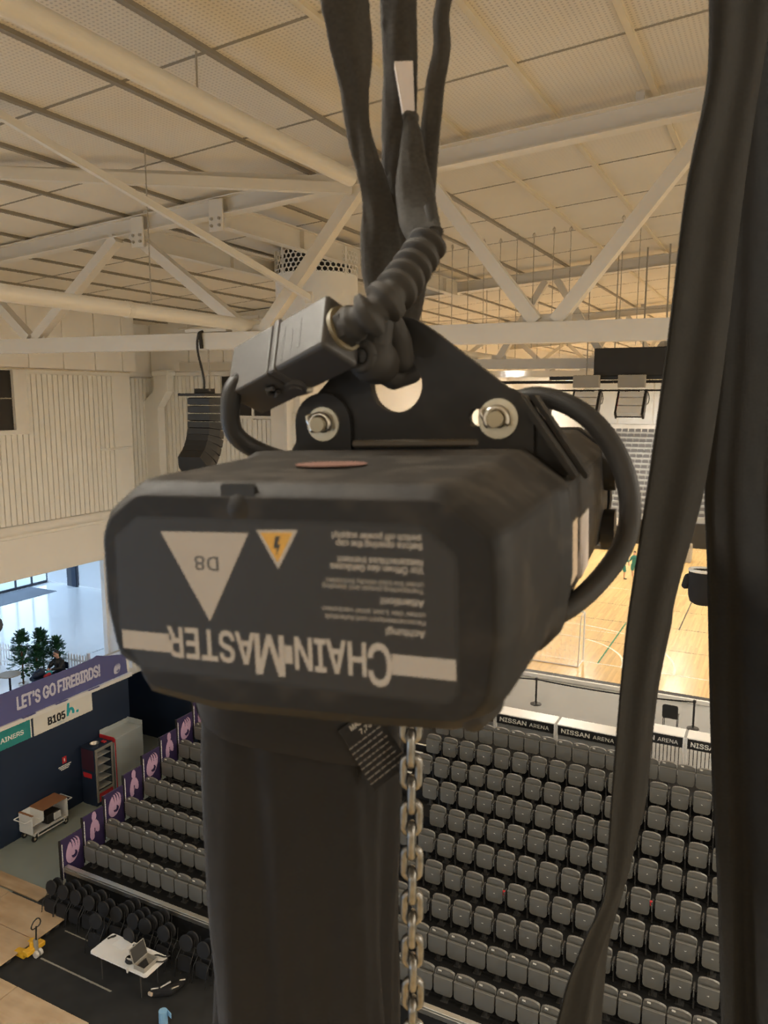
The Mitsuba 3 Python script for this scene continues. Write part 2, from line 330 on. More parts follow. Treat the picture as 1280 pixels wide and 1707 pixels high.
# lower left wall and foyer
struct('wall_lower', box(XL - .3, XL, YB, 20.6, ZF, ZC - .1), 'm_navy', 'dark navy wall below the foyer')
struct('wall_lower_return', box(XL - 3, XL - .3, 20.5, 20.6, ZF, ZC - .1), 'm_navy', 'dark return of the navy wall')
struct('wall_lower_recess', box(XL - 3.1, XL - 3., 20.6, 23.4, ZF, ZC), 'm_navy', 'dark wall of the passage behind the drinks fridge')
struct('trim_1', box(XL - .3, XL + .12, YB, 20.7, ZC - .13, ZC), 'm_white', 'white ledge along the edge of the foyer floor')
struct('floor_foyer', cat_([box(-36.5, XL - .3, 4, 21.35, ZC - .25, ZC), box(-36.5, -23.15, 21.35, 29.4, ZC - .25, ZC)]), 'm_foyer', 'shiny pale floor of the foyer')
struct('ceiling_foyer', cat_([box(-36.5, XL - .3, 4, 21.35, -5.8, -5.6), box(-36.5, -23.15, 21.35, 29.4, -5.8, -5.6)]), 'm_paint', 'ceiling of the foyer')
struct('wall_foyer_back', box(-36.5, XL, 3.8, 4, ZC, -5.7), 'm_paint', 'near end wall of the foyer')
wf = struct('wall_foyer', box(-36.5, -23., 29.3, 29.5, ZC, -5.7), 'm_paint', 'white end wall of the foyer')
part(wf, 'skirting', box(-36.4, -22, 29.26, 29.3, ZC, ZC + .1), 'm_whitegloss')
d = struct('door_1', box(-34.75, -33.9, 29.24, 29.3, ZC, -7.6), 'm_dooframe', 'dark doorway in the foyer end wall')
part(d, 'leaf', box(-34.35, -34.0, 29.2, 29.24, ZC, -7.7), 'm_navy')
wn = struct('window_3', cat_([box(-36.5, -36.4, y - .035, y + .035, ZC, -5.8) for y in np.arange(7.9, 29.4, 1.02)] + [box(-36.5, -36.4, 4, 29.3, ZC, ZC + .14), box(-36.5, -36.4, 4, 29.3, -7.7, -7.6), box(-36.5, -36.4, 4, 29.3, -5.95, -5.8)]), 'm_dooframe', 'glazed doors of the foyer with dark frames')
for y in np.arange(7.9, 28.5, 1.02):
    part(wn, 'pane', cat_([box(-36.455, -36.45, y + .04, y + .98, ZC + .14, -5.95)]).slice_plane((-36.452, 0, 0), (1, 0, 0)), 'm_glass')
struct('terrace', box(-60, -36.5, -10, 45, ZC - .3, ZC - .02), 'm_con', 'paved ground outside the foyer')
solo('doormat', cbox(-36.3, -34.2, 17., 28.1, ZC, ZC + .012, .004), 'm_matgrey', 'long grey entrance mat inside the foyer doors', 'mat')
# lamps, most of them out of view or added
def lamp(x, y, z, s, L, name, label, grp, ceil=None):
    k = thing(name, label, 'lamp', grp)
    part(k, 'housing', cat_([cbox(x - s - .05, x + s + .05, y - s - .05, y + s + .05, z + .02, z + .2, .02)]), 'm_steel')
    part(k, 'diffuser', trimesh.Trimesh([(x - s, y - s, z), (x + s, y - s, z), (x + s, y + s, z), (x - s, y + s, z)], [(0, 2, 1), (0, 3, 2)], process=False), 'm_lamp_face', emit=L)
    t = ceil if ceil is not None else cz(x)
    if t - z > .25: part(k, 'drop_rod', cyl((x, y, z + .2), (x, y, t), .012, 6), 'm_steel_dark')
for x, y in ((-11.5, 36.), (-12., 46.), (-12.5, 57.), (4., 34.), (6., 42.), (8., 52.), (9., 62.), (14., 36), (16., 48.), (-6.4, 62.)):  # mostly hidden from view, placed to light the far court
    lamp(x, y, 1.35, .32 if (x, y) == (-11.5, 36.) else .47, WARM * COURT_LAMP, 'high_bay_lamp', 'square high bay lamp lit above the far court', 'high bay lamps over the far court')
for x in (-13., -3., 8., 18.):
    for y in (-20., -10., 0.):
        lamp(x, y, 2.6, .5, WARM * UNSEEN_HALL_LAMP, 'hall_lamp', 'unseen square lamp behind the camera lighting the near hall', 'unseen lamps over the near hall')  # out of view behind the camera, lighting the ceiling and near hall
for x, y in ((9., 7.), (17., 7.), (12., 15.), (20., 15.), (16., 22.)):
    lamp(x, y, 2.6, .5, WARM * UNSEEN_SIDE_LAMP, 'hall_lamp', 'unseen square lamp behind the camera lighting the near hall', 'unseen lamps over the near hall')  # out of view at the right, placed to light the left wall
for x in (-33., -27.):
    for y in (10., 17., 24.):
        lamp(x, y, -5.95, .7, np.array([.72, .88, 1.1]) * ADDED_FOYER_LAMP, 'foyer_lamp', 'added cool square light out of view, brightening the foyer', 'added lights of the foyer', -5.8)  # added above the soffit, out of view, to brighten the foyer

# ------------------------------------------------------------------ seating bank
SX, SY, SZ, RUN, RISE = -17.408, 14.989, -13.052, .8268, .2968
tread = lambda k: SZ - .82 + k * RISE
bank = thing('seating_bank', 'black stepped retractable seating platform carrying the rows of grey seats', 'seating platform')
for k in range(10):
    y0 = SY + k * RUN - .70; y1 = 23.4 if k == 9 else y0 + RUN
    part(bank, 'tread', cbox(-17.72, 7., y0, y1, tread(k) - (RISE if k else .4), tread(k), .006), 'm_tread')
part(bank, 'fascia', box(-17.72, 7., 14.22, 14.29, ZF, -13.52), 'm_black')
part(bank, 'kick_rail', cat_([cbox(-17.72, 7., 14.19, 14.33, -13.54, -13.49, .008), cbox(-17.72, 7., 14.17, 14.20, -13.66, -13.54, .004)]), 'm_alu', label='aluminium front edge rail')
for k in (5, 6, 7, 8, 9):
    y0 = SY + k * RUN - .70
    st = part(bank, 'step', box(-10.15, -9.62, y0 - .28, y0 + .02, tread(k) - RISE, tread(k) - RISE / 2), 'm_tread')
    part(st, 'nosing', box(-10.15, -9.62, y0 - .3, y0 - .2, tread(k) - RISE / 2, tread(k) - RISE / 2 + .012), 'm_whitegloss', label='white step edge')
    part(st, 'nosing', box(-10.15, -9.62, y0 - .02, y0 + .06, tread(k), tread(k) + .012), 'm_whitegloss', label='white step edge')
# one seat, its origin at the top of the backrest
def arch(w, zb, zs, top, n=9):
    a = np.linspace(0, np.pi, n); return [(-w / 2, zb)] + [(w / 2, zb)] + [(w / 2 * np.cos(t) ** 1 * (1 if True else 0), zs + (top - zs) * np.sin(t) ** .8) for t in a]
UP = np.array([[1, 0, 0, 0], [0, 0, 1, 0], [0, 1, 0, 0], [0, 0, 0, 1.]])      # (x, z) outline, thickness along y
def seat_meshes(w):
    back = sg.Polygon(arch(w, -.46, -.085, 0.)).buffer(-.02).buffer(.02, quad_segs=3)
    b = prism(back, .045, UP); b.apply_translation((0, -.02, 0)); rim = prism(back.buffer(0).difference(back.buffer(-.022)), .02, UP); rim.apply_translation((0, -.038, 0))
    b.fix_normals(); rim.fix_normals()
    v = b.vertices; v[:, 1] += .06 * v[:, 2] * -.6
    pw = w - .015
    pan = sg.box(-pw / 2, -.585, pw / 2, -.15).buffer(-.09).buffer(.09, quad_segs=4).union(sg.box(-pw / 2, -.3, pw / 2, -.15))
    p = prism(pan, .05, UP); p.apply_translation((0, -.135, 0))
    lip = cbox(-pw / 2 - .004, pw / 2 + .004, -.15, -.08, -.165, -.14, .008)
    p.fix_normals(); return cat_([b, rim]), cat_([p, lip])
shared = {}
for w in (.455, .475):
    b, p = seat_meshes(w); shared[w] = (shp(b, 'm_seat', 35), shp(p, 'm_seat', 35))
plate_s = shp(cbox(-.155, -.075, -.052, -.036, -.075, -.035, .004), 'm_plate')
badge_s = shp(cbox(-.022, .022, -.142, -.134, -.335, -.315, .003), 'm_plate')
leg_s = shp(cat_([box(-.03, .03, -.06, .05, -.82, -.45), box(-.09, .09, -.08, .07, -.82, -.80)]), 'm_seat_dark')
arm_s = shp(cat_([cbox(.255, .305, -.20, .03, -.24, -.20, .01), cbox(.262, .298, -.06, .0, -.80, -.22, .006)]), 'm_seat_dark')
arm_glint = shp(cat_([cbox(.268, .292, -.195, -.165, -.42, -.24, .004)]), 'm_alu')  # bright metal strip put in for the highlight on the armrest post
ROW = ['front row', 'second row', 'third row', 'fourth row', 'fifth row', 'sixth row', 'seventh row', 'eighth row', 'ninth row', 'top row']
ORD = ['first', 'second', 'third', 'fourth', 'fifth', 'sixth', 'seventh', 'eighth', 'ninth', 'tenth', 'eleventh', 'twelfth', 'thirteenth', 'fourteenth', 'fifteenth', 'sixteenth', 'seventeenth', 'eighteenth', 'nineteenth', 'twentieth']
def seat(x, k, label, grp, arms):
    t = thing('stadium_seat', label, 'seat', grp); M = TR(x, SY + k * RUN, SZ + k * RISE, rng.normal(0, .006)); b, p = shared[.455 if arms else .475]
    part(t, 'backrest', b, None, M=M); part(t, 'seat_pan', p, None, M=M); part(t, 'support', leg_s, None, M=M)
    if arms:
        part(t, 'badge', badge_s, None, M=M, label='small pale badge'); a = part(t, 'armrest', arm_s, None, M=M); part(a, 'bracket', arm_glint, None, M=M)  # the bracket strip is the armrest highlight, put into metal
    else: part(t, 'number_plate', plate_s, None, M=M, label='pale number plate')
starts = [(-6.10, .5), (-6.61, .5), (-6.894, .571), (-7.46, .571), (-8.03, .571), (-8.05, .576), (-8.65, .573), (-9.21, .573), (-9.27, .571), (-9.29, .5)]
for k in range(10):
    x0, s = starts[k]; blk = []
    nl = (12, 11, 10, 9, 8, 7, 6, 5, 0, 0)[k]
    for i in range(nl):
        where = 'against the purple end panel' if i == 0 else f'{ORD[i]} from the purple end panel'
        seat(SX + .5 * i + .014 * (k % 2), k, f'folded grey seat {where}, {ROW[k]} of the left block', 'grey seats of the left block', False)
    n0 = -3 if k == 0 else -2 if k == 1 else -3 if k == 2 else -1 if k in (3, 4) else 0
    xs = [x0 + s * i for i in range(n0, 18) if x0 + s * i < -.34]
    st = ('HLvvvvvvvssrrr', 'LLvvvvvvvsrrrr', 'HLLvvvvvvvsrrr', 'Lvvvvvvvvsrrr', 'Lvvvvvvvvvsrrr', 'vvvvvvvvvsrrr', 'vvvvvvvvvssrrr', 'vvvvvvvvvvssrrr', 'vvvvvvvvvvssrrr', 'vvvvvvvvvvvsssrr')[k]
    for i, x in enumerate(xs):
        c = st[i] if i < len(st) else 'd'; q = (st + 'dd')[:i + 1].count(c)
        lab = {'d': f'folded grey seat at the stage drape edge, {ROW[k]} of right block' + ('' if q == 1 else ', further behind'), 'H': f'folded grey seat behind the chain bag, {ROW[k]} of the right block', 'L': f'folded grey seat behind the chain, {ORD[q - 1]} peeping out, {ROW[k]} of the right block',
               'v': f'folded grey seat, {ORD[q - 1]} right of the chain, {ROW[k]} of right block', 's': f'folded grey seat mostly hidden by the black strap, {ROW[k]} of right block',
               'r': f'folded grey seat, {ORD[q - 1]} right of the black strap, {ROW[k]} from the front' if k else f'folded grey seat, {ORD[q - 1]} right of the black strap, front row'}[c]
        if c == 's' and st.count('s') > 1: lab = lab.replace('mostly hidden', ('left one mostly hidden', 'next one mostly hidden', 'third one mostly hidden')[q - 1])
        if c == 'r' and k == 9: lab = lab.replace(' from the front', '')
        seat(x, k, lab, 'grey seats of the right block', 2 <= k <= 8)
# two small red cups between seats
for k, x in ((3, -5.47), (4, -2.05)):
    solo('drink_cup', lathe([(.028, 0), (.036, .11), (.034, .11)], 12), 'm_red', 'small red and white cup left between seats in the ' + ROW[k + 1], 'cup', M=TR(x - .02, SY + k * RUN - .12, SZ + k * RISE - .30))
# purple end panels
def wing(s):
    e = shapely.affinity.rotate(shapely.affinity.scale(sg.Point(0, 0).buffer(.5, quad_segs=16), .62, .98), -18, origin=(0, 0))
    cut = []
    for k, (w, o) in enumerate(((.085, .0), (.08, .14), (.07, .27))):
        a = np.linspace(0, 1.5, 14); p = np.c_[-.30 + o + .30 * np.sin(a) * .9, .52 - .02 * k - .62 * (1 - np.cos(a)) * .75]; q = np.c_[p[:, 0] + w * np.linspace(1.3, .1, 14), p[:, 1]]
        cut.append(sg.Polygon(np.vstack([p, q[::-1]])).buffer(.001))
    hook = sg.Point(.06, -.20).buffer(.14).difference(sg.Point(-.01, -.12).buffer(.10))
    return shapely.affinity.scale(e.difference(shapely.union_all(cut)).difference(hook), s, s, origin=(0, 0))
def wing_old(s):
    f = []
    for a, r in ((0, 1.), (.22, .92), (.45, .8), (.7, .66)):
        t = np.linspace(-.2, 1.35, 12); o = np.c_[np.cos(t + 1.9 + a * .3) * .38 * r, np.sin(t + 1.9 + a * .3) * .5 * r]; i = np.c_[np.cos(t[::-1] + 1.9 + a * .3) * .28 * r + .02, np.sin(t[::-1] + 1.9 + a * .3) * .41 * r]
        f.append(sg.Polygon(np.vstack([o, i])).buffer(.008))
    g = shapely.union_all(f).union(sg.Point(-.02, -.22).buffer(.24).difference(sg.Point(.05, -.12).buffer(.15)))
    return shapely.affinity.scale(g, s, s, origin=(0, 0))
def figure(s):
    g = shapely.union_all([shapely.affinity.scale(sg.Point(0, .36).buffer(.13), .75, 1.3), shapely.affinity.rotate(shapely.affinity.scale(sg.Point(-.07, -.1).buffer(.3), .42, 1.15), -8), shapely.affinity.rotate(shapely.affinity.scale(sg.Point(.10, -.02).buffer(.22), .45, 1.1), 14)]).difference(sg.box(-.015, -.5, .03, -.05))
    return shapely.affinity.scale(g, s, s, origin=(0, 0))
for k in range(8):
    y0, y1, zt, zb = 14.12 + .827 * k, 14.94 + .827 * k, -12.69 + .2968 * k, -13.92 + .2968 * k
    em = 'feather wing' if k % 2 == 0 else 'bird figure'
    t = thing('end_panel', f'purple end panel with a lilac {em}, {ORD[k]} from the front of the stepped row', 'sign panel', 'purple end panels')
    part(t, 'board', cbox(-17.80, -17.76, y0, y1, zb, zt, .006), 'm_purple')
    part(t, 'post', cbox(-17.81, -17.75, y0 - .02, y0 + .025, zb - .2, zt + .01, .006), 'm_black')
    part(t, 'edge_strip', box(-17.757, -17.75, y0 + .05, y0 + .075, zb, zt - .12), 'm_white', label='white edge strip')
    g = prism(wing(.78) if k % 2 == 0 else figure(.9), .006); g.apply_transform(frame((-17.757, (y0 + y1) / 2 + .03, (zt + zb) / 2 + .14), (0, 1, 0), (0, 0, 1)))
    part(t, 'emblem', g, 'm_lilac', label='lilac ' + em)
# balustrade with the arena name behind the top row
def fascia(x0, x1, y, zt, n, label, bars):
    t = thing('balustrade', label, 'balustrade', 'balustrade sections behind the top row')
    part(t, 'ledge', cbox(x0, x1, y - .02, y + .62, zt - .04, zt, .01), 'm_whitegloss', label='white ledge')
    part(t, 'name_board', cbox(x0 + .03, x1 - .03, y, y + .03, zt - .36, zt - .05, .006), 'm_black')
    a = word(n[0], .145, (x1 - x0) * .46, .004, True); b = word(n[1], .125, (x1 - x0) * .33, .004)
    part(t, 'lettering', at(a, frame((x0 + (x1 - x0) * .07, y - .001, zt - .275), (1, 0, 0), (0, 0, 1))), 'm_signwhite', label='bold white lettering')
    part(t, 'lettering', at(b, frame((x0 + (x1 - x0) * .58, y - .001, zt - .275), (1, 0, 0), (0, 0, 1))), 'm_signwhite', label='thin white lettering')
    for x in (x0, x1): part(t, 'post', cbox(x - .03, x + .03, y + .01, y + .06, ZW, zt - .04, .006), 'm_white')
    if bars:
        for x in np.arange(x0 + .1, x1 - .05, .11): part(t, 'baluster', cyl((x, y + .03, ZW + .06), (x, y + .03, zt - .36), .012, 6), 'm_black')
        part(t, 'bottom_rail', box(x0, x1, y + .01, y + .05, ZW + .04, ZW + .08), 'm_black')
    else: part(t, 'sheet', box(x0, x1, y + .10, y + .13, ZW, zt - .06), 'm_grey')
N = ('NISSAN', 'ARENA')
fascia(-9.95, -7.97, 23.6, -10.42, N, 'white ledge and black name board of the balustrade hidden behind the hoist', False)
fascia(-7.90, -5.92, 23.6, -10.42, N, 'white ledge over a black arena name board just right of the hoist', False)
fascia(-5.84, -3.86, 23.6, -10.42, N, 'white ledge over a black arena name board left of the black strap', False)
fascia(-3.78, -2.02, 23.6, -10.06, N, 'barred balustrade with a raised name board between strap and drape', True)
fascia(-1.94, -.2, 23.6, -10.06, N, 'barred balustrade with a raised name board at the edge of the drape', True)

# ------------------------------------------------------------------ roof steel
tc = lambda x: 4.22 + .06 * x           # top of a top chord
def truss(y, label, nodes, x0=-21.3, x1=10.5, bz=None, dets=True):
    t = thing('roof_truss', label, 'roof truss', 'white steel roof trusses')
    bz = bz or (lambda x: .84 - .0113 * (x + 4.8))
    part(t, 'top_chord', ibeam((x0, y, tc(x0) - .16), (x1, y, tc(x1) - .16), .26, .32), 'm_steel')
    part(t, 'bottom_chord', beam((x0, y, bz(x0) + .16), (x1, y, bz(x1) + .16), .26, .31), 'm_steel')
    for (xa, xb) in nodes: part(t, 'diagonal', beam((xa, y, tc(xa) - .32), (xb, y, bz(xb) + .32), .20, .20, (0, 1, 0)), 'm_steel')
    for xa, xb in nodes:
        part(t, 'gusset', cbox(xb - .24, xb + .24, y - .012, y + .012, bz(xb) + .3, bz(xb) + .44, .005), 'm_steel')
    for x in np.arange(x0 + .6, x1, 3.1): part(t, 'cleat', cbox(x - .06, x + .06, y - .02, y + .02, tc(x) - .02, cz(x) + .06, .004), 'm_steel')
    return t
ND = ((-19.4, -18.3), (-16.9, -14.95), (-12.2, -14.75), (-11.75, -9.0), (-6.6, -8.65), (-5.45, -3.5), (-1.0, -3.2), (.4, 2.2), (4.8, 2.5), (5.2, 7.6), (10., 7.9))
T1 = truss(12., 'nearest white roof truss spanning behind the hanging hoist', ND)
for x in (-9.55, -11.5): part(T1, 'connection_plate', cat_([cbox(x - .16, x + .16, 11.82, 11.86, tc(x) - .62, tc(x) - .05, .006)]), 'm_steel')
for x in (-9.55, -11.5):
    for a in (-.09, .09):
        for b in (-.52, -.40): part(T1, 'bolt', cyl((x + a, 11.83, tc(x) + b), (x + a, 11.79, tc(x) + b), .028, 8), 'm_steel_dark')
ND2 = [(x, x + 1.0) for x in np.arange(-19.6, 10, 3.1)] + [(x + .35, x - .8) for x in np.arange(-19.6, 10, 3.1)]
ND2 = [(-16.9, -15.2), (-12.3, -14.9), (-12, -9.8), (-6.75, -8.2), (-6.4, -4.9), (-1.6, -3.5), (-1.2, .8), (4., 2.2)]
truss(24., 'second white roof truss behind the suspended wires', ND2)
truss(36., 'third white roof truss over the far court', ND2, -15.7)
truss(48., 'farthest white roof truss over the far court', ND2, -15.7)
def ib(name, p, q, w, h, label):
    t = thing(name, label, 'beam'); part(t, 'web', ibeam(p, q, w, h), 'm_steel')
    L = np.linalg.norm(np.subtract(q, p))
    for s in (.22, .45, .68, .9): c = np.add(p, np.multiply(np.subtract(q, p), s)); part(t, 'stiffener', box(c[0] - w / 2, c[0] + w / 2, c[1] - .008, c[1] + .008, c[2] - h / 2 + .02, c[2] + h / 2 - .02), 'm_steel')
    return t
ib('roof_beam', (-9.6, 12.15, 3.36), (-9.6, 23.85, 3.42), .22, .44, 'deep white roof beam with bolted end plate running over the round duct')
ib('roof_beam', (-11.5, 12.15, 3.10), (-11.5, 23.85, 3.12), .20, .42, 'white roof beam left of the round duct')
ib('roof_beam', (-2.0, 24.2, 3.75), (-2.0, 35.8, 3.8), .2, .4, 'white roof beam beyond the second truss')
# bracing between the trusses
def bar(p, q, w, h, label, r=None):
    k = thing('brace', label, 'brace'); part(k, 'bar', beam(p, q, w, h) if r is None else cyl(p, q, r, 20), 'm_steel', 30 if r else False)
    for e, s in ((p, 1), (q, -1)):
        d = np.subtract(q, p) / np.linalg.norm(np.subtract(q, p)) * s; c = np.add(e, d * .08); part(k, 'end_plate', cbox(c[0] - .08, c[0] + .08, c[1] - .015, c[1] + .015, c[2] - .1, c[2] + .1, .004), 'm_steel')
    return k
b = bar((-12.3, 7.35, 3.38), (-6.70, 11.86, 3.45), .13, .17, 'flat white brace crossing level below the ceiling at upper left')
bar((-12.2, 7.75, 3.47), (-6.75, 11.9, 3.60), .06, .12, 'thin white brace just above the level brace')
bar((-9.26, 7.0, 3.64), (-7.59, 12., 1.72), .09, .10, 'slender white brace descending diagonally towards the grey connector')
pp = thing('roof_pipe', 'thick white tube below the ceiling at top left', 'pipe')
part(pp, 'tube', cyl((-6.35, 3., 3.45), (-6.35, 11.2, 3.42), .125, 28), 'm_pipe', 40)
for y in (4., 7.6): part(pp, 'hanger', cat_([cyl((-6.35, y, 3.5), (-6.35, y, cz(-6.35)), .012, 6)]), 'm_steel_dark')
pp = thing('roof_pipe', 'long white round duct passing above the lower truss chord', 'pipe')
part(pp, 'tube', cyl((-9.0, 3., 1.32), (-9.0, 31.9, 1.33), .115, 28), 'm_pipe', 40)
for y in (9., 16., 23., 30.): part(pp, 'collar', cyl((-9.0, y - .05, 1.32), (-9., y + .05, 1.32), .125, 28), 'm_steel', 40)
for y in (9.5, 17., 25., 31.): part(pp, 'hanger', cyl((-9., y, 1.4), (-9., y, cz(-9)), .01, 6), 'm_steel_dark')
# round supply diffuser with a honeycomb collar
du = thing('round_duct', 'large white round air diffuser with a honeycomb collar under the roof beams', 'air duct')
DX, DY, DR = -10.55, 16.9, 1.02
part(du, 'drum', lathe([(DR - .02, 1.3), (DR, 1.3), (DR, 2.95), (DR - .02, 2.95)], 48), 'm_white', 40, TR(DX, DY, 0))
part(du, 'inner_drum', lathe([(DR - .16, 2.9), (DR - .16, 3.5), (DR - .18, 3.5)], 40), 'm_screen', 40, TR(DX, DY, 0))
hx = []; nx, hr = 46, .062
for row in range(5):
    for i in range(nx):
        th = (i + .5 * (row % 2)) * 2 * np.pi / nx
        if math.sin(th) > .5: continue
        z = 3.0 + row * .105; c = np.array([DX + DR * math.cos(th), DY + DR * math.sin(th), z]); tx_, nz = np.array([-math.sin(th), math.cos(th), 0]), np.array([0, 0, 1.])
        ring = []
        for a in range(6): ring.append(sg.Point(0, 0))
        P = [(math.cos(math.pi / 6 + a * math.pi / 3), math.sin(math.pi / 6 + a * math.pi / 3)) for a in range(6)]
        g = sg.Polygon([(x * .078, y * .068) for x, y in P]).difference(sg.Polygon([(x * .062, y * .054) for x, y in P]))
        hx.append(prism(g, .015, frame(c, tx_, nz)))
part(du, 'honeycomb', cat_(hx), 'm_white', kind='stuff', label='honeycomb collar')
for th in np.radians((200, 250, 300, 345)): part(du, 'strap', box(-.025, .025, -.012, .012, 2.9, 3.55), 'm_white', M=TR(DX + DR * math.cos(th), DY + DR * math.sin(th), 0, th + np.pi / 2))
# steel wires hanging behind the nearest truss
for i, (x, a) in enumerate(((-8.6, .0), (-8.2, 0), (-7.75, 0), (-7.4, 0), (-6.9, 0), (-6.55, 0), (-6.05, 0), (-5.7, 0), (-5.15, 0), (-4.8, 0), (-3.55, 0), (-3.2, 0), (-1.95, 0), (-1.7, 0))):
    t = thing('hanger_wire', f'thin steel wire hanging behind the nearest truss, {ORD[i]} from the left', 'wire', 'thin wires behind the nearest truss')
    y = 18.9 + .22 * (i % 2); part(t, 'wire', cyl((x, y, 1.2), (x, y, cz(x) - .05), .009, 5), 'm_steel_dark'); part(t, 'hook', tube([(x + .035 * math.cos(q), y, cz(x) - .12 + .05 * math.sin(q)) for q in np.linspace(-1, 3.6, 9)], .008, 5), 'm_steel_dark')
gridk = thing('wire_grid', 'horizontal wire net lines strung between the hanger wires', 'wire')
part(gridk, 'line', cat_([cyl((-10., 18.8 + .4 * (i % 2), 1.35 + .28 * i), (.5, 18.8 + .4 * (i % 2), 1.35 + .28 * i + .1), .006, 5) for i in range(3)]), 'm_steel_dark', kind='stuff')
# curved line array loudspeaker hung from the bottom chord
la = thing('line_array_speaker', 'black curved line array loudspeaker hanging by chain from the nearest truss', 'loudspeaker')
px, py = -9.88, 11.75
part(la, 'sling', tube([(-10.0, 11.85, .92), (-10.02, 11.83, 1.22), (-10.02, 11.98, 1.26)], .035, 8), 'm_sling')
part(la, 'clamp', cbox(-10.45, -9.45, 11.9, 12.1, 1.22, 1.30, .01), 'm_steel')
part(la, 'cable', tube(smoothpath([(-10.02, 11.8, 1.2), (-10.03, 11.78, .8), (-9.93, 11.76, .5), (-9.90, 11.75, .1)], 14), .022, 8), 'm_rubber')
part(la, 'hoist_chain', cat_([tube([(-9.78 + .0 * i, 11.78, .86 - .055 * i) + np.array([.014 * math.cos(q) * (i % 2), .014 * math.cos(q) * (1 - i % 2), .034 * math.sin(q)]) for q in np.linspace(0, 2 * np.pi, 9)], .007, 5, False) for i in range(14)]), 'm_steel_dark', kind='stuff')
part(la, 'flying_frame', cat_([cbox(-10.20, -9.55, 11.35, 12.1, .02, .07, .01), cbox(-9.93, -9.83, 11.5, 12., .07, .16, .01)]), 'm_black')
z, yo, a = .0, 0., 0.
for i in range(9):
    h = .155 if i < 8 else .24; a += math.radians((0, 1, 2, 4, 6, 8, 9, 10, 10)[i])
    M = np.eye(4); c, s = math.cos(a), math.sin(a); M[1:3, 1:3] = [[c, -s], [s, c]]
    z -= h / 2 * math.cos(a); yo += h / 2 * math.sin(a); M[:3, 3] = (-9.86, 11.75 + yo, z); Rz = np.eye(4); q = math.pi + .12; Rz[:2, :2] = [[math.cos(q), -math.sin(q)], [math.sin(q), math.cos(q)]]
    T_ = np.eye(4); T_[:3, 3] = (9.86, -11.75, 0); M = np.linalg.inv(T_) @ Rz @ T_ @ M
    hh = h / 2 - .007
    g = trimesh.convex.convex_hull([(sx * w, y, sz * k) for sx in (-1, 1) for sz in (-1, 1) for w, y, k in ((.30, -.16, hh), (.33, -.13, hh), (.33, .02, hh), (.24, .26, hh * .8))])
    cb = part(la, 'cabinet', g, 'm_black', M=M); part(cb, 'grille', cbox(-.27, .27, -.172, -.158, -hh * .8, hh * .8, .006), 'm_rubber', M=M)
    z -= h / 2 * math.cos(a); yo += h / 2 * math.sin(a)
# lighting bar with flood lights
bar_ = thing('lighting_truss', 'dark lighting bar carrying grey driver boxes over the far court', 'lighting bar')
LY = 22.8
part(bar_, 'tube', cat_([cyl((-8.2, LY, .19), (2.2, LY + .78, .19), .026, 10), cyl((-8.2, LY + .25, .44), (2.2, LY + 1.03, .44), .045, 10)]), 'm_black')
for x in (-5.25, -4.47, -.9): part(bar_, 'drop_rod', cyl((x, LY + .5, .4), (x, LY + .5, cz(x)), .016, 6), 'm_steel_dark')
for i, (x, lab) in enumerate(((-3.90, 'three panel flood light with red ends nearest the black strap'), (-5.16, 'three panel flood light half hidden by the thick black cable'), (-6.53, 'three panel flood light showing under the black cable beside the hoist'))):
    y = LY + (x + 8.2) * .0744; t = thing('flood_light', lab, 'flood light', 'flood lights on the lighting bar')
    q = -.62; M = np.eye(4); M[1:3, 1:3] = [[math.cos(q), -math.sin(q)], [math.sin(q), math.cos(q)]]; M[:3, :3] *= .86; M[:3, 3] = (x, y - .1, -.19)
    part(t, 'frame', cat_([cbox(-.47, -.42, -.14, .16, -.50, .50, .01), cbox(.40, .47, -.14, .16, -.50, .50, .01), cbox(-.45, .45, .05, .12, -.48, .48, .02)]), 'm_black', M=M)
    for s in (-1, 1): part(t, 'end_block', cbox(.43 * s - .03, .43 * s + .03, -.1, .2, -.3, .3, .01), 'm_red', M=M)
    for k in range(3): part(t, 'light_panel', cbox(-.40, .38, -.16, .05, -.47 + .325 * k, -.47 + .325 * k + .275, .01), 'm_lamp_face', M=M)
    part(t, 'bracket', tube([(x - .33, y, -.05), (x - .35, y, .1), (x - .1, y, .18), (x + .17, y, .18), (x + .31, y - .02, .0), (x + .35, y - .05, -.15)], .026, 6), 'm_black')
    part(t, 'power_lead', tube(smoothpath([(x + .3, y, .2), (x + .47, y - .05, .05), (x + .43, y - .08, -.2), (x + .35, y - .05, -.17)], 14), .012, 6), 'm_rubber')
    if i < 2:
        part(t, 'driver_box', cbox(x - .40, x + .36, y - .1, y + .08, .27, .63, .015), 'm_steel_dark', label='grey driver box')
sc = thing('screen_housing', 'wide black display housing hanging above the flood lights', 'display')
part(sc, 'housing', cbox(-5.03, -.6, 23.2, 23.6, .60, 1.40, .02), 'm_screen')
part(sc, 'frame_rail', cbox(-6.35, -.6, 23.25, 23.4, .50, .61, .01), 'm_black')
for x in (-3.7, -3.1): part(sc, 'hanger', cyl((x, 23.4, 1.40), (x, 23.4, cz(x)), .025, 6), 'm_steel_dark')
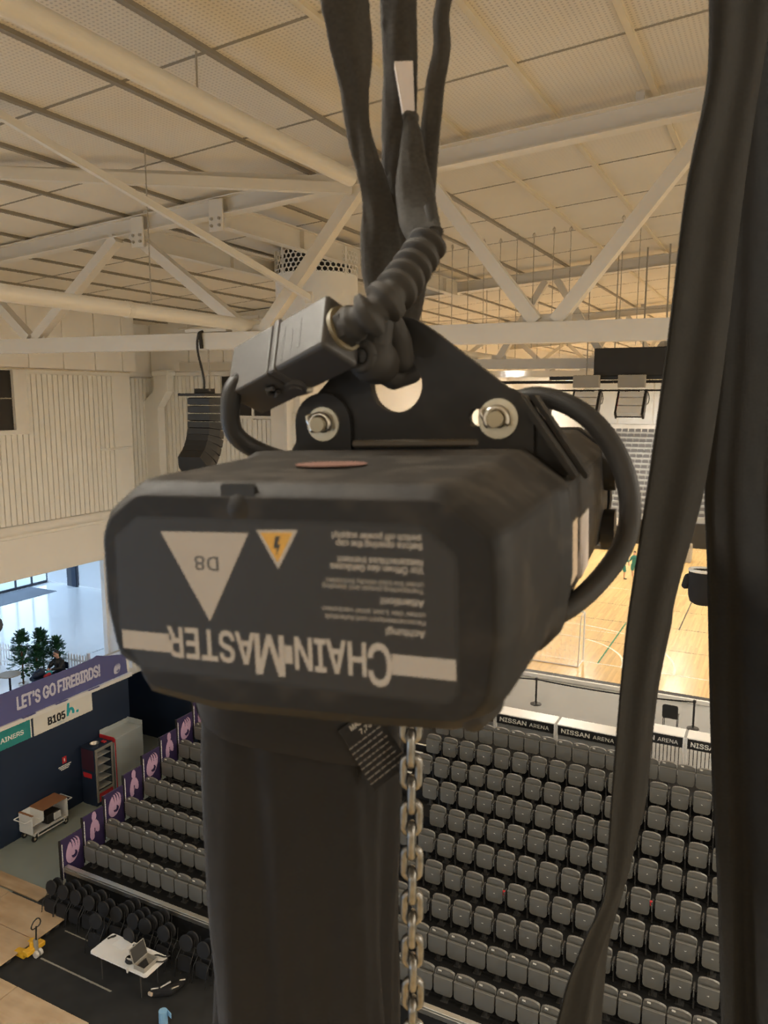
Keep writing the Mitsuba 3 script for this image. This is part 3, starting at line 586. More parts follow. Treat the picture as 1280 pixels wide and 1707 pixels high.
# ------------------------------------------------------------------ far court
mk = thing('court_marking', 'painted lines of the far court', 'marking', kind='stuff')
def ln(x0, y0, x1, y1, w, m, z=ZW + .004):
    d = np.array([x1 - x0, y1 - y0]); n = np.array([-d[1], d[0]]) / np.linalg.norm(d) * w / 2; P = [(x0 + n[0], y0 + n[1]), (x0 - n[0], y0 - n[1]), (x1 - n[0], y1 - n[1]), (x1 + n[0], y1 + n[1])]
    return trimesh.Trimesh([(a, b, z) for a, b in P], [(0, 1, 2), (0, 2, 3)], process=False)
def arc(cx, cy, r, a0, a1, w, n=48):
    t = np.radians(np.linspace(a0, a1, n)); V = np.vstack([np.c_[cx + (r - w / 2) * np.cos(t), cy + (r - w / 2) * np.sin(t), t * 0 + ZW + .004], np.c_[cx + (r + w / 2) * np.cos(t), cy + (r + w / 2) * np.sin(t), t * 0 + ZW + .004]])
    i = np.arange(n - 1); return trimesh.Trimesh(V, np.vstack([np.stack([i, i + n, i + n + 1], 1), np.stack([i, i + n + 1, i + 1], 1)]), process=False)
part(mk, 'white_line', cat_([arc(-8.7, 32.25, 3.35, -2, 182, .09), arc(-8.7, 32.25, 5.42, 0, 180, .09)] + [ln(-15, 32.25, 20, 32.2, .07, 0), ln(-15, 36.9, -6.3, 36.9, .04, 0), ln(-15, 46, 20, 46, .05, 0), ln(-15, 60, 20, 60, .05, 0)]), 'm_line_white', kind='stuff')
part(mk, 'green_line', cat_([ln(-6.34, 32.25, -6.34, 38.95, .07, 0)]), 'm_line_green')
part(mk, 'black_line', cat_([ln(-3.84, 38.85, -3.84, 48, .06, 0), ln(-15, 35.45, 20, 35.42, .03, 0), ln(-15, 39.05, 20, 38.9, .045, 0), ln(-15, 42.3, 20, 42.3, .03, 0), ln(-15, 52.0, 20, 52, .04, 0)]), 'm_line_black', kind='stuff')
kb = struct('trim_2', cat_([cbox(-15.6, XR, 29.4, 29.52, ZW, ZW + .16, .01)]), 'm_white', 'white kerb rail between walkway and far court')
struct('trim_3', box(-15.6, XR, 29.52, 30.2, ZW, ZW + .02), 'm_black', 'dark strip along the edge of the far court')
gl = thing('goal', 'white framed portable goal with pale net on the far court', 'goal')
gx0, gx1, gy, gz = -9.95, -6.97, 32.3, ZW + 2.15
G = lambda pts, r=.04: cat_([cyl(a, b, r, 10) for a, b in zip(pts, pts[1:])])
part(gl, 'mouth_frame', G([(gx0, gy, ZW), (gx0, gy, gz), (gx1, gy, gz), (gx1, gy, ZW)]), 'm_white')
part(gl, 'back_frame', G([(gx0, gy, ZW + .03), (gx0, gy - .95, ZW + .03), (gx1, gy - .95, ZW + .03), (gx1, gy, ZW + .03)], .03), 'm_white')
for x in (gx0, gx1): part(gl, 'stay', G([(x, gy, gz), (x, gy - .55, gz - .04), (x, gy - .7, gz - .25), (x, gy - .95, ZW + .03)], .022), 'm_steel')
net = [cyl((x, gy - .95, ZW), (x, gy - .55, gz - .04), .004, 4) for x in np.arange(gx0, gx1, .2)] + [cyl((gx0, gy - .95 + .4 * s, ZW + s * 2.1), (gx1, gy - .95 + .4 * s, ZW + s * 2.1), .004, 4) for s in np.arange(0, 1, .1)]
net += [cyl((gx1, gy - .95 + .4 * s, ZW + s * 2.1), (gx1, gy, ZW + s * 2.1), .004, 4) for s in np.arange(0, 1, .1)]
part(gl, 'net', cat_(net), 'm_white', kind='stuff')
def stanchion(x, y, label):
    t = thing('stanchion', label, 'stanchion', 'black stanchions on the walkway')
    part(t, 'base', lathe([(0.02, 0), (.2, 0), (.2, .02), (.04, .05), (.03, .06)], 24), 'm_black', 40, TR(x, y, ZW)); part(t, 'post', cyl((x, y, ZW + .04), (x, y, ZW + .98), .035, 12), 'm_black', 40); part(t, 'head', cyl((x, y, ZW + .92), (x, y, ZW + 1.02), .05, 12), 'm_black', 40)
stanchion(-7.43, 26.75, 'black stanchion post on the grey walkway right of the hoist'); stanchion(-2.05, 27.1, 'black stanchion post on the walkway beside the large drape')
for a, b in (((-11.5, 26.6), (-7.43, 26.75)), ((-7.43, 26.75), (-2.05, 27.1))):
    P = [(a[0] + (b[0] - a[0]) * s, a[1] + (b[1] - a[1]) * s, ZW + .95 - .10 * 4 * s * (1 - s)) for s in np.linspace(0, 1, 12)]
    solo('barrier_belt', cat_([beam(p, q, .006, .05) for p, q in zip(P, P[1:])]), 'm_black', 'black belt stretched ' + ('from the stanchion towards the hoist' if a[0] < -8 else 'between the two stanchions'), 'belt')
st = thing('side_chair', 'dark chair on the walkway behind the barred balustrade', 'chair')
part(st, 'backrest', prism(sg.box(-.25, .45, .25, .92).buffer(-.06).buffer(.06), .04, frame((-2.75, 26.55, ZW), (1, 0, 0), (0, 0, 1))), 'm_black'); part(st, 'seat', cbox(-3.0, -2.5, 26.6, 27.05, ZW + .42, ZW + .47, .015), 'm_black')
for sx in (-2.97, -2.53):
    for sy in (26.6, 27.0): part(st, 'leg', cyl((sx, sy, ZW), (sx, sy, ZW + .44), .014, 6), 'm_black')
# far stand of seats
fs = thing('far_stand', 'distant stand with rows of grey and dark seats beyond the court', 'seating stand')
for r in range(16):
    y, zz = 61.5 + .42 * r, -8.9 + .40 * r
    part(fs, 'tier', box(-15.6, 6., y, y + .44, zz - 1.2, zz), 'm_grey')
S = []; S2 = []
for r in range(16):
    y, zz = 61.5 + .42 * r, -8.9 + .40 * r
    for i in range(40):
        x = -15.3 + i * .53; (S2 if rng.random() < .02 else S).append(box(x, x + .44, y + .2, y + .26, zz, zz + .26))
part(fs, 'seat_block', cat_(S), 'm_seat_far', kind='stuff', label='rows of small grey seats'); part(fs, 'red_seat_block', cat_(S2), 'm_red', kind='stuff', label='scattered red seats')
part(fs, 'front_wall', box(-15.6, 6., 61.2, 61.5, ZW, -9.35), 'm_black'); part(fs, 'white_band', box(-12.2, -9.6, 61.1, 61.2, -9.9, -9.3), 'm_whitegloss')
bb = thing('hoop_stand', 'folded basketball hoop stand with crossed steel lattice at the far side', 'hoop stand')
for x in (-12.0, -10.6): part(bb, 'upright', beam((x, 58., ZW), (x, 58., -9.1), .1, .1, (0, 1, 0)), 'm_steel')
part(bb, 'lattice', cat_([beam((-12., 58, ZW + .3), (-10.6, 58, -9.3), .06, .06), beam((-10.6, 58, ZW + .3), (-12., 58, -9.3), .06, .06)]), 'm_white'); part(bb, 'base', cbox(-12.2, -10.4, 57.6, 58.6, ZW, ZW + .3, .03), 'm_black')
bb = thing('hoop_stand', 'crossed steel lattice stand seen in the slit between strap and drape', 'hoop stand')
for z0 in (-9.9, -8.6): part(bb, 'lattice', cat_([beam((-6.9, 56, z0), (-5.2, 56, z0 + 1.1), .05, .05), beam((-5.2, 56, z0), (-6.9, 56, z0 + 1.1), .05, .05)]), 'm_black')
for z0 in (-10.2, -8.75, -7.3): part(bb, 'platform', cbox(-7.1, -5., 55.6, 56.4, z0, z0 + .22, .02), 'm_steel_dark')
part(bb, 'base', cbox(-7.1, -5., 55.5, 56.5, ZW, -10.2, .03), 'm_steel_dark'); part(bb, 'top_sheet', cbox(-6.6, -5.6, 55.9, 56.1, -7.0, -5.6, .02), 'm_whitegloss')
BAGP = (-.268, 3.70, -.85)
cb = thing('hanging_bag', 'black rounded chain bag of another hoist hanging behind the strap', 'bag')
bx, by, bz = *BAGP[:2], BAGP[2]
part(cb, 'pouch', loft([np.c_[bx + r * np.cos(t) * 1., by + r * .7 * np.sin(t), t * 0 + bz + z] for t in [np.arange(24) * np.pi / 12] for r, z in ((.005, -.085), (.04, -.082), (.060, -.07), (.068, -.04), (.072, .03), (.070, .065), (.064, .075))]), 'm_bag', 40)
part(cb, 'rim', tube([(bx + .066 * math.cos(t), by + .047 * math.sin(t), bz + .076) for t in np.linspace(0, 2 * np.pi, 25)], .008, 6), 'm_white', 40, label='pale rim')
part(cb, 'side_pad', skin([((bx - .080, by, bz + .0), (bx - .070, by, bz + .035), .018, .02)], .02), 'm_bag', True)
part(cb, 'strap', cat_([beam((bx + s, by, bz + .07), (bx + s + .02, by + .02, 3.), .012, .003) for s in (.058, .066)]), 'm_sling')
hb = thing('hanging_housing', 'dark rounded housing reaching in at the left edge before the foyer', 'housing')
part(hb, 'shell', skin([((-4.0, 2.30, -1.169), (-3.572, 2.52, -1.169), .055, .053)], .03), 'm_navy', True); part(hb, 'hanger', cyl((-3.98, 2.31, -1.13), (-3.98, 2.31, cz(-4.)), .015, 8), 'm_black')
# people on the far court
def person(label, bones, cloth, hd, extra=(), grp=None):
    t = thing('person', label, 'person', grp); return t
pl = thing('person', 'player in green shirt and shorts striding across the far court', 'person')
PX, PY = -8.25, 48.6
def Q(x, y, z): return (PX + x, PY + y, ZW + z)
legs = [(Q(.06, 0, .80), Q(.10, -.05, .46), .085, .06), (Q(.10, -.05, .46), Q(.06, .06, .07), .058, .04), (Q(.06, .06, .06), Q(.16, .0, .04), .04, .035), (Q(-.08, 0, .80), Q(-.20, .05, .47), .085, .06), (Q(-.20, .05, .47), Q(-.46, .1, .16), .056, .04), (Q(-.46, .1, .15), Q(-.47, .02, .06), .04, .03)]
body = legs + [(Q(-.05, 0, .84), Q(.03, 0, 1.02), .13, .13), (Q(.03, 0, 1.02), Q(.08, 0, 1.26), .13, .14), (Q(.08, 0, 1.34), Q(.12, 0, 1.43), .05, .05), (Q(.22, 0, 1.30), Q(.34, -.05, 1.08), .05, .04), (Q(.34, -.05, 1.08), Q(.42, -.15, .92), .036, .03), (Q(-.08, 0, 1.30), Q(-.22, .1, 1.12), .05, .04), (Q(-.22, .1, 1.12), Q(-.18, -.05, .98), .036, .03), (Q(.13, 0, 1.50), Q(.14, -.01, 1.56), .085, .08), (Q(.20, -.03, 1.53), Q(.235, -.04, 1.515), .02, .016), (Q(.13, -.085, 1.53), Q(.13, -.09, 1.55), .018, .016), (Q(.13, .085, 1.53), Q(.13, .09, 1.55), .018, .016)]
part(pl, 'body', skin(body, .035), 'm_skin', True)
part(pl, 'shirt', skin([(Q(-.04, 0, .92), Q(.03, 0, 1.06), .145, .145), (Q(.03, 0, 1.05), Q(.08, 0, 1.26), .145, .155), (Q(.20, 0, 1.31), Q(.30, -.04, 1.15), .07, .062), (Q(-.06, 0, 1.31), Q(-.18, .07, 1.17), .07, .062)], .04), 'm_green', True, label='green shirt')
part(pl, 'shorts', skin([(Q(-.04, 0, .88), Q(-.02, 0, .82), .15, .14), (Q(.05, 0, .80), Q(.10, -.04, .54), .11, .10), (Q(-.08, 0, .80), Q(-.18, .04, .55), .11, .10)], .04), 'm_green', True, label='green shorts')
part(pl, 'hair', skin([(Q(.13, .02, 1.56), Q(.12, .03, 1.58), .085, .08)], .03), 'm_hair', True)
for s, q in ((1, Q(.11, .0, .04)), (-1, Q(-.46, .03, .07))): part(pl, 'shoe', skin([(q, np.add(q, (.10 if s > 0 else .02, -.03, 0)), .05, .04)], .02), 'm_black', True)
p2 = thing('person', 'second player in green mostly hidden by the black strap', 'person'); PX, PY = -7.72, 49.4
part(p2, 'body', skin([(Q(-.08, 0, .8), Q(-.1, 0, .4), .08, .055), (Q(-.1, 0, .4), Q(-.08, .03, .06), .055, .04), (Q(.1, 0, .8), Q(.14, 0, .42), .08, .055), (Q(.14, 0, .42), Q(.16, .02, .06), .055, .04), (Q(0, 0, .85), Q(0, 0, 1.28), .13, .15), (Q(0, 0, 1.3), Q(0, 0, 1.55), .05, .09), (Q(-.17, 0, 1.28), Q(-.3, -.05, 1.0), .045, .035), (Q(-.3, -.05, 1.), Q(-.34, -.12, .78), .034, .03), (Q(.17, 0, 1.28), Q(.28, 0, 1.), .045, .035)], .04), 'm_skin', True)
part(p2, 'shirt', skin([(Q(0, 0, .9), Q(0, 0, 1.28), .145, .165), (Q(-.15, 0, 1.29), Q(-.26, -.03, 1.06), .065, .055), (Q(.15, 0, 1.29), Q(.25, 0, 1.08), .065, .055)], .05), 'm_green', True); part(p2, 'shorts', skin([(Q(0, 0, .86), Q(0, 0, .8), .15, .14), (Q(-.09, 0, .8), Q(-.1, 0, .5), .11, .1), (Q(.1, 0, .8), Q(.13, 0, .5), .11, .1)], .05), 'm_green', True); part(p2, 'hair', skin([(Q(0, .02, 1.59), Q(0, .03, 1.6), .09, .085)], .03), 'm_hair', True)
bo = thing('advert_board', 'white and red upright board behind the players', 'board'); part(bo, 'sheet', cbox(-8.35, -7.5, 56., 56.06, ZW, ZW + 1.5, .01), 'm_whitegloss'); part(bo, 'red_band', box(-8.3, -7.55, 55.985, 56., ZW + .15, ZW + .6), 'm_red')
# ------------------------------------------------------------------ front floor, left
def chairs():
    n = 0
    shell = sg.Point(0, .0).buffer(.5, quad_segs=8); bk = shapely.affinity.scale(shell, .40, .40)
    b = prism(bk, .045, frame((0, 0, .84), (1, 0, 0), (0, .18, 1))); pb = prism(sg.box(-.2, -.36, .2, .02).buffer(-.06).buffer(.06), .05, frame((0, -.05, .50), (1, 0, 0), (0, .12, 1)))
    legs = cat_([tube([(s * .22, -.24, 0), (s * .22, -.16, .42), (s * .2, .05, .66), (s * .17, .1, .9)], .012, 6) for s in (-1, 1)] + [tube([(s * .23, .22, 0), (s * .22, .0, .40), (s * .21, -.1, .5)], .012, 6) for s in (-1, 1)])
    sb, sp, sl = shp(b, 'm_chairpad', 35), shp(pb, 'm_chairpad', 35), shp(legs, 'm_black')
    def one(x, y, rz, label, tilt=0., grp='black folding chairs stacked along the seating bank', lift=0.):
        t = thing('folding_chair', label, 'chair', grp); M = TR(x, y, ZF + .008 + lift, rz); part(t, 'backrest', sb, None, M=M); part(t, 'seat', sp, None, M=M); part(t, 'frame', sl, None, M=M)
    for i, (x, k) in enumerate(((-17.31, 2), (-16.85, 3), (-16.36, 3), (-15.85, 3), (-15.3, 2), (-14.84, 4), (-14.25, 3), (-13.83, 4), (-13.2, 2), (-12.46, 2), (-11.9, 2))):
        for j in range(k):
            pos = 'front' if j == 0 else 'back' if j == k - 1 else ('middle', 'rear middle')[j - 1]
            one(x + .05 * j, 13.42 + .17 * j, .06 * math.sin(i * 3.), f'black padded folding chair at the {pos} of the {ORD[i]} leaning stack from the left', lift=0)
    one(-15.12, 12.98, .1, 'black padded folding chair standing alone before the stacks behind the table', grp=None); one(-13.92, 12.95, -.15, 'black padded folding chair tucked in behind the middle of the white table', grp=None)
mat('m_chairpad', (.011, .011, .012), .7)
chairs()
# plywood sheets, the left ones lying on low pallets
for i, (x0, x1, y0, y1, lab) in enumerate(((-20.62, -18.2, 13.6, 14.08, 'narrow plywood strip at the left against the grey concrete'), (-19.35, -16.92, 12.5, 13.56, 'plywood sheet with its corner under the pallet jack handle'), (-21.8, -19.37, 12.4, 13.58, 'plywood sheet at the left edge behind the pallet jack'), (-19.35, -16.92, 11.3, 12.48, 'plywood sheet beside the pallet jack forks'), (-21.8, -19.37, 11.2, 12.38, 'plywood sheet at the far left below the others'), (-15.85, -13.4, 9.9, 11.12, 'plywood sheet in the bottom left corner of the photo'), (-18.3, -15.87, 9.9, 11.12, 'plywood sheet cut by the lower left edge'))):
    if i in (1, 2, 3, 4):
        x0, x1, y0, y1 = (v * .9885 for v in (x0, x1, y0, y1))
        solo('pallet', cat_([cbox(x0 + .05, x1 - .06, y0 + .04 + .32 * q, y0 + .17 + .32 * q, ZF + .008, ZF + .13, .006) for q in range(4)] + [cbox(x0 + .05, x1 - .06, y0 + .02, y1 - .02, ZF + .11, ZF + .13, .004)]), 'm_seat_dark', 'dark pallet under the ' + lab, 'pallet')
        solo('plywood_sheet', cbox(x0, x1, y0, y1, ZF + .13, ZF + .16, .004), 'm_ply', lab, 'plywood sheet', 'plywood sheets on the hall floor'); continue
    solo('plywood_sheet', cbox(x0, x1, y0, y1, ZF + .008, ZF + .04, .004), 'm_ply', lab, 'plywood sheet', 'plywood sheets on the hall floor')
for a, lab in ((ln(-16.2, 12.08, -13.7, 12.08, .05, 0, ZF + .011), 'long pale floor line in front of the white table'), (ln(-16.5, 13.1, -15.35, 13.1, .04, 0, ZF + .011), 'short pale floor line near the lone chair')):
    solo('floor_line', a, 'm_steel_dark', lab, 'marking')
# white table and what lies on it
tb = thing('folding_table', 'white folding table with rounded corners on the black floor', 'table'); TZ = ZF + .74
part(tb, 'tabletop', prism(sg.box(-14.49, 12.17, -12.62, 12.94).buffer(-.07).buffer(.07), .04, TR(0, 0, TZ - .04)), 'm_white')
for x in (-14.2, -12.9):
    for y in (12.28, 12.83): part(tb, 'leg', cyl((x, y, ZF + .008), (x, y, TZ - .04), .016, 8), 'm_seat_dark')
solo('paper_sheet', cbox(-.2, .2, -.15, .15, 0, .006, .002), 'm_whitegloss', 'white sheet of paper on the left half of the white table', 'paper', M=TR(-13.97, 12.74, TZ, -.06))
solo('marker_pen', cat_([cbox(-.1, .1, -.02, .02, 0, .035, .008), cbox(-.02, .12, .0, .04, .0, .03, .006)]), 'm_black', 'black bent tool at the far left corner of the white table', 'tool', M=TR(-14.38, 12.79, TZ, 1.0))
bt = thing('bottle', 'dark upright bottle with pale cap on the white table', 'bottle'); part(bt, 'body', lathe([(.035, 0), (.037, .17), (.02, .2)], 14), 'm_black', 40, TR(-13.5, 12.7, TZ)); part(bt, 'cap', lathe([(.022, .2), (.022, .225), (.005, .23)], 12), 'm_plate', 40, TR(-13.5, 12.7, TZ))
cs = thing('tool_case', 'open silver tool case with raised lid on the white table', 'case'); M = TR(-12.9, 12.47, TZ, 0)
part(cs, 'tray', cat_([cbox(-.17, .17, -.23, .23, 0, .01, .003), cbox(-.17, -.155, -.23, .23, 0, .12, .003), cbox(.155, .17, -.23, .23, 0, .12, .003), cbox(-.17, .17, -.23, -.215, 0, .12, .003), cbox(-.17, .17, .215, .23, 0, .12, .003)]), 'm_case', M=M)
part(cs, 'lid', cat_([cbox(-.012, .0, -.23, .23, 0, .36, .004)]), 'm_seat_dark', M=M @ frame((-.17, 0, .12), (math.cos(.32), 0, math.sin(.32)), (0, 1, 0)))
part(cs, 'lid_frame', cat_([cbox(-.02, .012, -.235, -.22, 0, .37, .003), cbox(-.02, .012, .22, .235, 0, .37, .003), cbox(-.02, .012, -.235, .235, .355, .37, .003)]), 'm_case', M=M @ frame((-.17, 0, .12), (math.cos(.32), 0, math.sin(.32)), (0, 1, 0)))
for i in range(5): part(cs, 'tool', cbox(-.12 + .05 * i, -.09 + .05 * i, -.18, .12 - .03 * i, .02, .07, .006), 'm_black', M=M)
rl = thing('cable_coil', 'black coiled cable on the white table left of the tool case', 'cable'); 
for i in range(4): part(rl, 'turn', tube([(-13.33 + (.13 - .006 * i) * math.cos(q), 12.40 + (.11 - .005 * i) * math.sin(q), TZ + .015 + .022 * i) for q in np.linspace(0, 2 * np.pi, 25)], .013, 8, False), 'm_black', True)
part(rl, 'tie', cbox(-13.4, -13.22, 12.33, 12.37, TZ + .085, TZ + .10, .004), 'm_plate', label='pale tie')
for i, (x, y, r, l) in enumerate(((-12.78, 12.84, .5, 'black strap lying at the far right corner of the white table'), (-12.68, 12.66, .9, 'black strap hanging over the right end of the white table'))): solo('black_strap', tube(smoothpath([(-.2, 0, .02), (-.08, .04, .03), (.06, -.02, .03), (.22, .03, .02)], 16), .022, 8, flat=.6), 'm_black', l, 'strap', M=TR(x, y, TZ, r))
cl_ = solo('table_clip', cbox(-13.22, -13.18, 12.14, 12.18, TZ - .09, TZ + .012, .004), 'm_plate', 'small pale clip on the front edge of the white table', 'clip')
# pallet jack
pj = thing('pallet_jack', 'yellow pallet jack with black loop handle beside the plywood', 'pallet jack'); J = TR(-16.78, 12.10, ZF + .008, np.pi)
for s in (-.2, .2): part(pj, 'fork', trimesh.convex.convex_hull([(-.25, s - .08, .03), (-.25, s + .08, .03), (.62, s - .08, .03), (.62, s + .08, .03), (-.25, s - .08, .2), (-.25, s + .08, .2), (-.1, s - .08, .085), (-.1, s + .08, .085), (.6, s - .08, .085), (.6, s + .08, .085)]), 'm_yellow', M=J)
part(pj, 'frame', cat_([cbox(-.42, -.22, -.28, .28, .12, .26, .02), cbox(-.38, -.26, -.1, .1, .2, .42, .02)]), 'm_yellow', M=J); part(pj, 'pump', cyl((-.40, 0, .1), (-.40, 0, .46), .06, 14), 'm_steel_dark', 40, M=J)
for s in (-.06, .06): part(pj, 'wheel', cyl((-.46, s - .035, .09), (-.46, s + .035, .09), .09, 18), 'm_plate', 40, M=J)
part(pj, 'handle', cat_([cyl((-.42, 0, .42), (-.46, 0, .85), .02, 10), tube(smoothpath([(-.46, 0, .82), (-.45, .13, .85), (-.48, .11, 1.0), (-.5, .0, 1.08), (-.48, -.11, 1.0), (-.45, -.13, .85), (-.46, 0, .82)], 30), .016, 8)]), 'm_black', 40, M=J)
# paper roll and the bundle of gear
ro = thing('paper_roll', 'pale blue paper towel roll standing at the bottom edge of the photo', 'paper roll'); part(ro, 'roll', lathe([(.02, 0), (.10, 0), (.10, .34), (.02, .34)], 24), 'm_blue', 40, TR(-11.83, 11.88, ZF + .05)); part(ro, 'loose_end', cbox(.0, .20, .085, .10, .2, .34, .004), 'm_blue', M=TR(-11.83, 11.88, ZF + .05, -.3)); part(ro, 'stand', lathe([(.12, 0), (.12, .05)], 20), 'm_seat_dark', M=TR(-11.83, 11.88, ZF + .008))
bu = thing('gear_bag', 'dark bundle of rigging gear with shiny fittings on the black floor', 'bag')
part(bu, 'sack', skin([((-12.66, 12.42, ZF + .12), (-12.34, 12.66, ZF + .14), .10, .13), ((-12.34, 12.66, ZF + .14), (-12.3, 13.0, ZF + .1), .12, .1)], .04), 'm_bag', True)
for p, q in (((-12.7, 12.4, ZF + .22), (-12.55, 12.5, ZF + .24)), ((-12.5, 12.5, ZF + .26), (-12.4, 12.75, ZF + .28)), ((-12.25, 12.6, ZF + .24), (-12.2, 12.8, ZF + .2)), ((-12.3, 12.95, ZF + .2), (-12.2, 13.05, ZF + .2))): part(bu, 'fitting', cyl(p, q, .028, 10), 'm_chrome', 40)
part(bu, 'label_tag', cbox(-12.72, -12.6, 12.3, 12.36, ZF + .12, ZF + .2, .01), 'm_sticker')
# trolley, fridge, cabinet
tr = thing('tool_trolley', 'white steel trolley with a wooden top against the navy wall', 'trolley'); Z = ZF
x0, x1, y0, y1 = -21.46, -20.82, 15.56, 16.98
part(tr, 'wooden_top', cat_([cbox(x0, x1, 15.98, y1, Z + .92, Z + .95, .006), cbox(x0, x1, y0, y0 + .08, Z + .92, Z + .94, .004)]), 'm_woodtop')
part(tr, 'side_panel', cbox(x0, x1, y0, y0 + .03, Z + .28, Z + .92, .006), 'm_whitegloss'); part(tr, 'side_panel', cbox(x0, x1, y1 - .03, y1, Z + .28, Z + .92, .006), 'm_whitegloss'); part(tr, 'back_panel', cbox(x0, x0 + .02, y0, y1, Z + .28, Z + .92, .004), 'm_whitegloss')
part(tr, 'shelf', cat_([cbox(x0, x1, y0, y1, Z + .26, Z + .30, .006), cbox(x0, x1, y0, 16.0, Z + .58, Z + .61, .006)]), 'm_white'); part(tr, 'divider', cat_([cbox(x1 - .03, x1, 15.97, 16.02, Z + .6, Z + .93, .004), cbox(x0, x1, 15.97, 15.99, Z + .6, Z + .92, .004)]), 'm_whitegloss')
part(tr, 'front_bar', cat_([cbox(x1 - .03, x1, y0 + .2, y1 - .15, Z + .14, Z + .18, .006), cbox(x1 - .03, x1, y0 + .2, y0 + .23, Z + .14, Z + .28, .004), cbox(x1 - .03, x1, y1 - .18, y1 - .15, Z + .14, Z + .28, .004)]), 'm_whitegloss')
for y, s in ((y0, -1), (y1, 1)): part(tr, 'handle', cat_([cyl((x0 + .05, y, Z + .8), (x0 + .05, y + s * .22, Z + .8), .018, 8), cyl((x1 - .05, y, Z + .8), (x1 - .05, y + s * .22, Z + .8), .018, 8), cyl((x0 + .05, y + s * .22, Z + .8), (x1 - .05, y + s * .22, Z + .8), .018, 8)]), 'm_whitegloss')
for x in (x0 + .08, x1 - .06):
    for y in (y0 + .1, y1 - .08): c = part(tr, 'caster', cyl((x - .025, y, Z + .1), (x + .025, y, Z + .1), .10, 18), 'm_rubber', 40); part(c, 'hub', cyl((x - .03, y, Z + .1), (x + .03, y, Z + .1), .045, 12), 'm_zinc', 40); part(c, 'fork', cbox(x - .04, x + .04, y - .03, y + .03, Z + .18, Z + .27, .01), 'm_whitegloss')
solo('black_crate', cat_([cbox(-21.3, -20.9, 16.2, 16.75, Z + .305, Z + .62, .02)]), 'm_rubber', 'black crate on the lower shelf of the white trolley', 'crate'); solo('white_box', cbox(-20.9, -20.85, 16.45, 16.72, Z + .36, Z + .6, .01), 'm_white', 'small white box beside the black crate on the trolley', 'box')
fr = thing('drinks_fridge', 'black and red glass door drinks fridge against the navy wall', 'fridge'); x0, x1, y0, y1, zt = -21.44, -20.76, 18.16, 19.0, Z + 2.14
part(fr, 'body', cat_([cbox(x0, x0 + .05, y0, y1, Z, zt, .01), cbox(x0, x1, y0, y0 + .05, Z, zt, .008), cbox(x0, x1, y1 - .05, y1, Z, zt, .008), cbox(x0, x1, y0, y1, Z, Z + .14, .008), cbox(x0, x1, y0, y1, zt - .05, zt, .008)]), 'm_navy')
part(fr, 'side_print', cat_([box(x0 + .04, x1 - .04, y0 - .004, y0, Z + 1.3, Z + 2.08)]), 'm_sideprint', label='dark red printed side'); part(fr, 'side_badge', box(x0 + .08, x1 - .18, y0 - .005, y0, Z + 1.02, Z + 1.2), 'm_red', label='red badge on the side')
part(fr, 'interior', box(x0 + .06, x0 + .10, y0 + .06, y1 - .06, Z + .5, zt - .1), 'm_case')
for i in range(5): part(fr, 'shelf', cbox(x0 + .1, x1 - .06, y0 + .06, y1 - .06, Z + .55 + .3 * i, Z + .575 + .3 * i, .004), 'm_white')
dd = part(fr, 'door', cat_([cbox(x1, x1 + .04, y0 + .02, y0 + .1, Z + .14, zt - .02, .006), cbox(x1, x1 + .04, y1 - .1, y1 - .02, Z + .14, zt - .02, .006), cbox(x1, x1 + .04, y0 + .02, y1 - .02, zt - .12, zt - .02, .006), cbox(x1, x1 + .04, y0 + .02, y1 - .02, Z + .46, Z + .54, .006)]), 'm_case')
part(dd, 'glass', box(x1 + .018, x1 + .022, y0 + .1, y1 - .1, Z + .54, zt - .12).slice_plane((x1 + .02, 0, 0), (1, 0, 0)), 'm_glass'); part(fr, 'kick_panel', cbox(x1, x1 + .03, y0 + .04, y1 - .04, Z + .14, Z + .45, .008), 'm_red', label='red kick panel')
solo('metal_bowl', lathe([(.02, 0), (.11, .0), (.17, .12), (.165, .12), (.10, .01), (.02, .01)], 24), 'm_chrome', 'shiny metal bowl on top of the drinks fridge', 'bowl', smooth=40, M=TR(-20.98, 18.4, zt)); solo('red_tin', cbox(-.09, .09, -.06, .06, 0, .05, .01), 'm_red', 'small red packet on the fridge beside the bowl', 'packet', M=TR(-20.95, 18.78, zt))
cb2 = thing('serving_cabinet', 'tall grey white cabinet with raised red rim behind the drinks fridge', 'cabinet'); x0, x1, y0, y1, zt = -21.46, -20.72, 19.06, 20.45, Z + 2.18
part(cb2, 'carcass', cbox(x0, x1, y0, y1, Z + .12, zt, .01), 'm_cabinet'); part(cb2, 'upstand', cat_([cbox(x0, x0 + .04, y0, y1, zt, zt + .18, .006), cbox(x0, x1, y1 - .04, y1, zt, zt + .2, .006), cbox(x0, x0 + .04, y0, y0 + .4, zt, zt + .2, .006)]), 'm_cabinet'); part(cb2, 'front_rim', cbox(x0, x1, y0 - .02, y0 + .02, zt - .12, zt + .06, .008), 'm_red', label='red rim'); part(cb2, 'plinth', box(x0 + .04, x1 - .04, y0 + .03, y1 - .03, Z, Z + .12), 'm_black'); part(cb2, 'edge_strip', cbox(x1, x1 + .02, y0, y0 + .04, Z + .1, zt, .004), 'm_red')
mat('m_cabinet', (.42, .45, .44), .5); mat('m_sideprint', (.06, .02, .035), .4)
nt = thing('wall_notice', 'small red and white notice on the navy wall', 'notice'); part(nt, 'red_panel', cbox(XL, XL + .006, 17.42, 17.6, -12.62, -12.38, .002), 'm_red'); part(nt, 'symbol', box(XL + .006, XL + .008, 17.49, 17.53, -12.56, -12.44), 'm_whitegloss')
for i in range(3): part(nt, 'text_strip', cbox(XL, XL + .004, 17.24 + .05 * i, 17.78 - .05 * i, -12.72 - .06 * i, -12.68 - .06 * i, .001), 'm_white')
